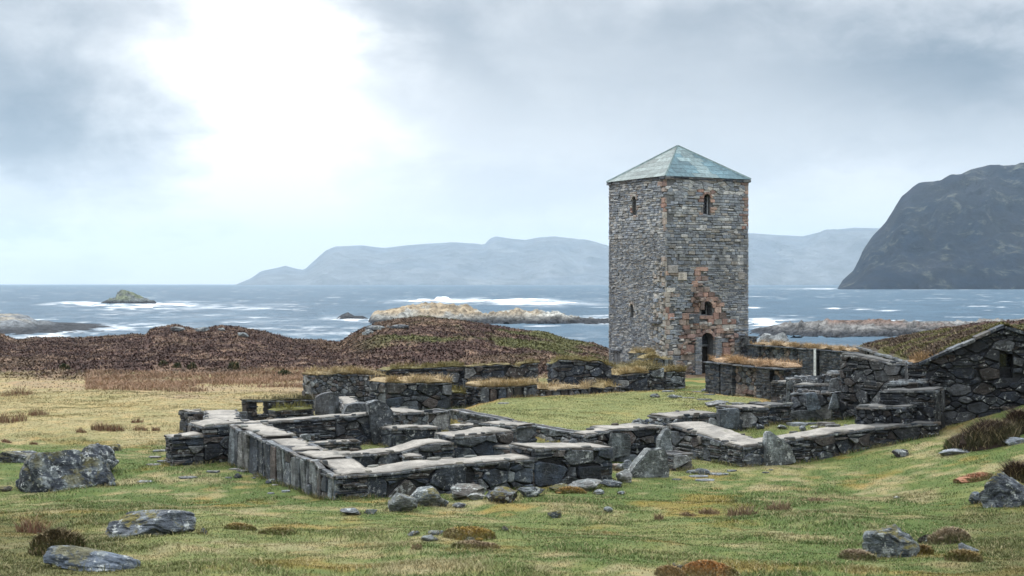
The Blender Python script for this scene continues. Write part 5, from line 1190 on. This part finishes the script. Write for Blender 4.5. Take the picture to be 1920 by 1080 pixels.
B('low blue stone left of the dark rock at the right edge', 1832, 944, 34, 20, 16, .8, (.09, .11, .14), .5)
B('white quartz lump before the dark rock at the right edge', 1849, 949, 13, 13, 17, .8, (.42, .44, .46), 0, sub=3)
B('second white quartz lump higher on the dark rock', 1868, 941, 12, 12, 18, .8, (.45, .47, .5), 0, sub=3)
B('pale flat rock slab in the heather below the gabled building', 1800, 852, 80, 9, 19, .8, (.26, .28, .31), 0, planes=12, tilt=.08)
B('pale angular rock slab at the right edge', 1908, 832, 54, 15, 20, .8, (.25, .275, .31), 0, planes=12, tilt=.05)
B('tiny pale stone in the right foreground grass', 1683, 935, 13, 4, 23, .8, (.3, .31, .31), 0, sub=2)
# row of boulders at the foot of the front wall
for i, (px, py, w, h, c, ms, lab) in enumerate([
    (657, 966, 38, 14, 'pale', 0, 'flat pale stone at the left end of the boulder row'), (694, 964, 24, 9, 'grey', 0, 'small flat stone left of the rounded pale boulder'),
    (748, 961, 64, 34, 'pale', .6, 'rounded pale boulder with a green streak before the front wall'), (797, 950, 70, 37, 'pale', .9, 'wide pale topped boulder with moss on its left flank'),
    (832, 951, 24, 16, 'slate', .1, 'small dark stone between pale boulder and tilted block'), (858, 953, 30, 10, 'pale', .2, 'flat pale stone in the grass of the boulder row'),
    (874, 936, 74, 28, 'grey', .1, 'tilted square block resting on the front wall foot'), (893, 938, 34, 15, 'pale', .5, 'lichen stone under the tilted square block'),
    (862, 936, 26, 13, 'brown', .4, 'brown stone beside the tilted square block'), (924, 941, 34, 20, 'grey', .4, 'grey stone left of the broad mossy boulder'), (947, 944, 54, 28, 'slate', 1.0, 'broad mossy boulder with a white spot'),
    (996, 933, 50, 21, 'grey', 1.0, 'mossy blue grey boulder in the middle of the row'), (1046, 921, 40, 12, 'grey', .8, 'low stone sunk in orange moss'), (1096, 920, 68, 20, 'pale', .1, 'long pale slab stone near the leaning slab'),
    (1122, 928, 22, 10, 'pale', 0, 'small pale stone below the long slab stone'), (1146, 914, 40, 14, 'grey', 0, 'flat tilted stone beside the long slab stone'), (1168, 905, 36, 24, 'pale', 0, 'white fractured stone at the left of the leaning slab'),
    (1176, 885, 22, 22, 'pale', 0, 'white stone standing on the fractured stone'), (1165, 928, 14, 6, 'pale', 0, 'tiny pale stone in front of the leaning slab'), (1158, 884, 24, 14, 'brown', 0, 'small brown stone behind the fractured stones'),
    (900, 925, 8, 15, 'slate', 0, 'little slate stack behind the tilted square block')]):
    rr = random.Random(i); B(lab, px, py, w, h, 120 + i, .75, pick(c, rr, .15), ms, planes=10, group='boulders along the foot of the front wall', sub=3 if w < 30 else 4, sink=.2)
for i, (px, py, w, h, ms, lab) in enumerate([(775, 1005, 22, 10, .3, 'small dark pointed stone in the front lawn'), (818, 1003, 32, 8, .2, 'thin dark slab in the front lawn'), (806, 1016, 34, 12, .2, 'bluish stones in the grass beside the mossy mound'),
    (880, 1016, 20, 8, .4, 'grey stone at the foot of the mossy mound'), (1040, 972, 26, 16, .9, 'small mossy stone in the front lawn below the boulder row'), (1140, 962, 18, 11, .2, 'small pale stone in the lawn right of the mossy stone'), (946, 996, 14, 9, .2, 'round stone right of the mossy mound'),
    (640, 851, 0, 0, 0, ''), (1278, 1066, 44, 12, 1.0, 'blue slate with yellow moss at the bottom edge'), (1316, 890, 30, 10, .3, 'loose stone on the ground before the slate corner')]):
    if w: rr = random.Random(i + 50); B(lab, px, py, w, h, 160 + i, .8, pick('grey', rr), ms, sub=3, sink=.25)
def flat_stones():
    rr = random.Random(8)
    spots = [(302, 846, 34, 6), (290, 858, 30, 6), (308, 866, 30, 6), (288, 872, 30, 6), (352, 896, 36, 5), (272, 904, 38, 4), (400, 886, 28, 4), (428, 897, 14, 4), (442, 880, 26, 5), (462, 884, 34, 6), (492, 893, 32, 6), (476, 897, 9, 5), (516, 910, 16, 4), (508, 926, 18, 4), (536, 922, 20, 5), (438, 868, 18, 5), (450, 874, 22, 5),
             (1310, 894, 40, 5), (1345, 890, 44, 5), (1322, 902, 40, 4), (1372, 884, 20, 8), (1436, 887, 14, 5), (1446, 882, 10, 4), (1270, 900, 20, 4), (1300, 884, 30, 5), (1498, 797, 50, 8), (1522, 795, 34, 6), (1548, 798, 40, 9), (1562, 800, 30, 9), (1436, 797, 16, 8), (944, 757, 22, 3), (1265, 744, 36, 5), (1290, 747, 30, 5), (1322, 750, 34, 5), (1350, 754, 40, 5), (1382, 757, 40, 5), (1252, 735, 26, 7), (1306, 735, 24, 4), (1330, 740, 24, 4), (1400, 760, 26, 5), (1395, 871, 10, 3)]
    lab = lambda x, y: ('flat paving stone at the left end block' if x < 320 else 'flat grey stone in the turf beside the outer slab wall' if x < 600 else 'flat stone on the lawn' if x < 1000 else 'loose flat stone in the small court' if y < 810 and x > 1430 else 'flat stone on the ground between lawn and nave wall' if y < 770 else 'flat stone before the slate corner')
    for k, (px, py, w, h) in enumerate(spots):
        g = ground_hit(px, py); sc = g[1] / F; rw = w * sc / 2; rd = rw * rr.uniform(.6, .9); m = rr.choice([5, 6, 7]); a0 = rr.uniform(0, 6); t = min(.10, max(.03, h * sc * .35)); mb = MB(); pts = []
        for i in range(m):
            t_ = a0 + i * 2 * math.pi / m; q = rr.uniform(.75, 1.1); pts.append((g[0] + math.cos(t_) * rw * q, g[1] + math.sin(t_) * rd * q))
        zz = [float(height(x, y)) for x, y in pts]; z = max(zz) - .01
        mb.add([(x, y, min(zz) - .08) for x, y in pts] + [(x, y, z + t * .7 + rr.uniform(0, .015)) for x, y in pts] + [(g[0] + (x - g[0]) * .88, g[1] + (y - g[1]) * .88, z + t) for x, y in pts],
               [(i, (i + 1) % m, m + (i + 1) % m, m + i) for i in range(m)] + [(m + i, m + (i + 1) % m, 2 * m + (i + 1) % m, 2 * m + i) for i in range(m)] + [tuple(range(2 * m, 3 * m))], (*pick('pale' if rr.random() < .7 else 'grey', rr), .6))
        tag(mb.build('flat_stone', MS), lab(px, py), 'stone', 'flat stones lying in the turf: ' + lab(px, py))
flat_stones()
B('left pale pyramid shaped boulder behind the far nave wall', 1438, 648, 38, 22, 31, .8, (.34, .36, .36), 0, D=118, planes=14)
B('right pale pyramid shaped boulder behind the far nave wall', 1466, 648, 36, 24, 32, .8, (.36, .38, .38), 0, D=117, planes=14)

# ------------------------------------------------------------------ tussocks, mounds, shrubs
def tuft(label, px, py, w, h, n, col, seed, name='rush_tussock', cat='rushes', group='tussocks in the grass', wid=.018, lean=.6, depth=.6, mound=0):
    g = ground_hit(px, py); sc = g[1] / F; r = np.random.RandomState(seed); R_ = w * sc / 2; H = h * sc
    a = r.rand(n) * 6.283; q = np.sqrt(r.rand(n)); x = np.cos(a) * q * R_; y = np.sin(a) * q * R_ * depth; X, Y = g[0] + x, g[1] + y; z = height(X, Y)
    if mound: z = z + mound * sc * np.sqrt(np.maximum(1 - q * q, 0))
    hh = H * (.28 + .9 * r.rand(n) ** 1.4) * (1 - .5 * q * (fbm(X * 3, Y * 3, 2) * 1.5)); c = np.array(col)[None] * ((.7 + .8 * r.rand(n)) if mound else (.45 + 1.0 * r.rand(n)))[:, None]
    if mound: e = (ss(q + .5 * (fbm(X * 2.5, Y * 2.5, 2) - .5), .55, .95) * (.75 if col[0] > .06 else .3))[:, None]; c = c * (1 - e) + zone_col(X, Y) * (.7 + .6 * r.rand(n))[:, None] * e
    s = r.rand(n)[:, None] < .18; c = np.where(s, np.array((.28, .22, .13)) * (.6 + .6 * r.rand(n))[:, None], c)
    Vv, Fc, C = blades(np.stack([X, Y, z], 1), hh, wid, lean, c, r)
    if mound:
        V0, F0 = ico(3); M_ = V0 * np.array([R_ * 1.02, R_ * depth * 1.05, mound * sc * 1.02]); M_ = M_ * (.9 + .3 * np.array([mnoise.fractal(Vector(v * 2.2 + seed), .9, 2, 3) for v in V0]))[:, None] + g
        n0 = len(Vv); Vv = np.concatenate([Vv, M_]); Fc = np.concatenate([Fc, F0 + n0]); C = np.concatenate([C, np.concatenate([np.array(col)[None] * .75 * (.5 + fbm(M_[:, 0] * 4, M_[:, 1] * 4 + M_[:, 2] * 3, 3))[:, None], np.ones((len(M_), 1))], 1)])
    o = np_mesh(name, Vv - g, Fc, C, MBL); o.location = g; tag(o, label, cat, group); return o
RB = (.17, .095, .062)
for i, (px, py, w, h, lab) in enumerate([(22, 792, 56, 26, 'rust brown rush clump at the left edge of the field'), (72, 779, 40, 14, 'low rush clump right of the left edge clump'), (190, 806, 42, 22, 'left half of the double rush clump in the field'), (216, 808, 34, 20, 'right half of the double rush clump in the field'),
    (256, 793, 24, 13, 'small upright rush clump above the reddish pair'), (262, 807, 30, 14, 'low rush clump left of the field edge stones'), (292, 808, 16, 11, 'tiny rush clump nearest the left end block'), (152, 811, 22, 13, 'pale thin rush clump left of the double clump'), (12, 830, 18, 9, 'small dark tuft at the left edge above the boulder'),
    (62, 834, 16, 9, 'thin tuft above the huge boulder'), (32, 740, 64, 18, 'dark rush bank at the left edge below the heather'), (1390, 966, 60, 26, 'wide dry reed clump in the right front lawn'), (1460, 957, 50, 24, 'dark dry reed clump right of the wide one'), (1330, 964, 40, 16, 'low dry reed clump left of the wide one'),
    (1236, 975, 18, 16, 'single small upright reed tuft in the front lawn'), (1290, 968, 30, 12, 'straw coloured flattened tuft in the front lawn'), (1530, 940, 60, 10, 'flat straw tuft in the right lawn'), (782, 1030, 20, 14, 'thin reddish tuft left of the mossy mound'), (60, 1000, 60, 34, 'dark reddish tuft in the lower left grass')]):
    tuft(lab, px, py, w, h, 260 if w > 30 else 130, RB if px < 400 else (.20, .14, .09), 400 + i, group='rush and reed tussocks', wid=.016)
for i, (px, py, w, h, lab) in enumerate([(122, 695, 20, 10, 'dark gorse bush in the heather left of centre'), (360, 692, 18, 9, 'dark green bush at the heather edge'), (438, 694, 20, 11, 'darkest round bush at the heather edge'), (332, 690, 16, 7, 'low olive bush at the heather edge'), (535, 705, 26, 9, 'pale green bush near the cobbly back wall'), (305, 686, 16, 7, 'small brown bush in the heather')]):
    tuft(lab, px, py, w, h, 420, (.035, .045, .02), 440 + i, 'low_shrub', 'bush', 'small bushes along the heather edge', wid=.10, lean=.5, mound=h * .55)
HE = (.052, .036, .028)
for i, (px, py, w, h, mo, col, lab) in enumerate([(1850, 838, 120, 22, 34, HE, 'dark heather mound with pale tips before the gabled building'), (1798, 842, 56, 12, 18, (.10, .08, .06), 'smaller pale tipped heather mound left of the dark mound'), (1905, 815, 60, 22, 30, HE, 'heather mound at the right edge above the pale slab'),
    (1905, 905, 60, 24, 20, (.045, .03, .022), 'dark heather tuft above the dark rock at the right edge'), (108, 1040, 104, 16, 36, (.075, .06, .03), 'dark mossy hummock above the flat blue rock'), (160, 1052, 50, 10, 14, (.10, .08, .03), 'small moss hump beside the dark hummock'),
    (880, 1012, 100, 4, 20, (.24, .165, .045), 'orange and yellow moss mound in the front lawn'), (890, 1030, 90, 6, 11, (.21, .16, .10), 'brown grass hump below the orange moss mound'), (1330, 1082, 110, 6, 26, (.26, .13, .045), 'bright orange moss mound at the bottom edge'), (1258, 1084, 60, 5, 18, (.22, .15, .07), 'straw hump left of the bright orange mound'),
    (1780, 1018, 80, 10, 22, (.22, .175, .12), 'straw coloured grass mound right of the square boulder'), (1608, 1050, 70, 9, 12, (.22, .17, .12), 'straw tuft at the foot of the square boulder'), (1730, 1040, 40, 10, 10, (.16, .11, .05), 'rusty tuft between boulder and straw mound'), (1826, 900, 76, 4, 7, (.30, .15, .09), 'patch of orange dead bracken on the right slope'),
    (1808, 1052, 70, 8, 14, (.18, .13, .05), 'mossy brown hump at the bottom right'), (1070, 925, 60, 3, 8, (.23, .14, .045), 'orange moss patch among the boulder row'), (520, 1000, 70, 4, 6, (.18, .15, .05), 'flat mossy hump in the lower left lawn'), (450, 993, 60, 4, 7, (.22, .16, .06), 'orange mossy hump right of the long boulder')]):
    tuft(lab, px, py, w, max(h, 6), int(900 + w * 26), col, 460 + i, 'grass_mound', 'mound', 'mossy and heathery mounds', wid=.022, lean=.9, mound=mo)
boulder('small dark lump of a low stone row behind the huge boulder', 40, 866, 110, 22, 50, .5, (.045, .05, .06), .5, planes=12)
tag(bpy.data.objects[-1], None) if False else None

for i, (px, py, w, h, lab) in enumerate([(330, 622, 30, 9, 'grey rock outcrop on the left heather hump'), (378, 623, 26, 10, 'pale rock beside the grey outcrop on the left heather hump'), (416, 622, 16, 7, 'small pale rock right of the heather hump outcrop'), (455, 632, 20, 9, 'pale block at the right end of the left heather hump'),
    (690, 628, 26, 10, 'low rock at the left foot of the heather hill'), (704, 621, 40, 11, 'long grey outcrop on the left flank of the heather hill'), (748, 617, 36, 8, 'flat grey outcrop near the top of the heather hill'), (726, 617, 9, 9, 'small upright rust stone on the heather hill')]):
    rr = random.Random(i); B(lab, px, py, w, h, 520 + i, .8, pick('pale', rr) if i < 7 else (.2, .13, .09), .2, name='rock_outcrop', cat='rock', group='rocks showing through the heather', sub=4, sink=.2)
sr = random.Random(5)
for k, (x0, x1, y0, y1) in enumerate([(500, 690, 836, 842), (690, 830, 868, 878), (640, 800, 834, 842), (1160, 1300, 866, 900), (1395, 1560, 798, 812), (1000, 1100, 846, 852), (440, 600, 868, 930), (1180, 1330, 728, 748), (870, 960, 826, 834), (1330, 1480, 762, 772)]):
    where = ['on the floor of the left room', 'behind the front wall', 'by the long inner wall', 'beside the big leaning slab', 'in the small court', 'behind the raised front wall', 'along the outer slab wall', 'before the tower door', 'by the lawn edge wall', 'at the foot of the nave wall'][k]
    for i in range(5): B('loose grey stone lying ' + where, sr.uniform(x0, x1), sr.uniform(y0, y1), sr.uniform(9, 26), sr.uniform(5, 11), 700 + k * 10 + i, .8, pick(sr.choice(['grey', 'pale', 'slate']), sr), .2, name='loose_stone', cat='stone', group='loose stones lying ' + where, sub=3, planes=7, sink=.3)
feet_grass()

# ------------------------------------------------------------------ the air
HAZE_DENSITY = 0.000055
def haze():
    mb = MB(); mb.box((-14500, -300, -12), (14500, 25500, 900), (1, 1, 1)); m = bpy.data.materials.new('haze'); m.use_nodes = True; nt = m.node_tree; nt.nodes.clear()
    o = nt.nodes.new('ShaderNodeOutputMaterial'); v = nt.nodes.new('ShaderNodeVolumePrincipled'); v.inputs['Density'].default_value = HAZE_DENSITY; v.inputs['Color'].default_value = (.62, .82, 1.0, 1)
    v.inputs['Anisotropy'].default_value = 0.3
    nt.links.new(v.outputs[0], o.inputs['Volume']); tag(mb.build('haze', m), 'pale sea haze', kind='stuff')
haze()
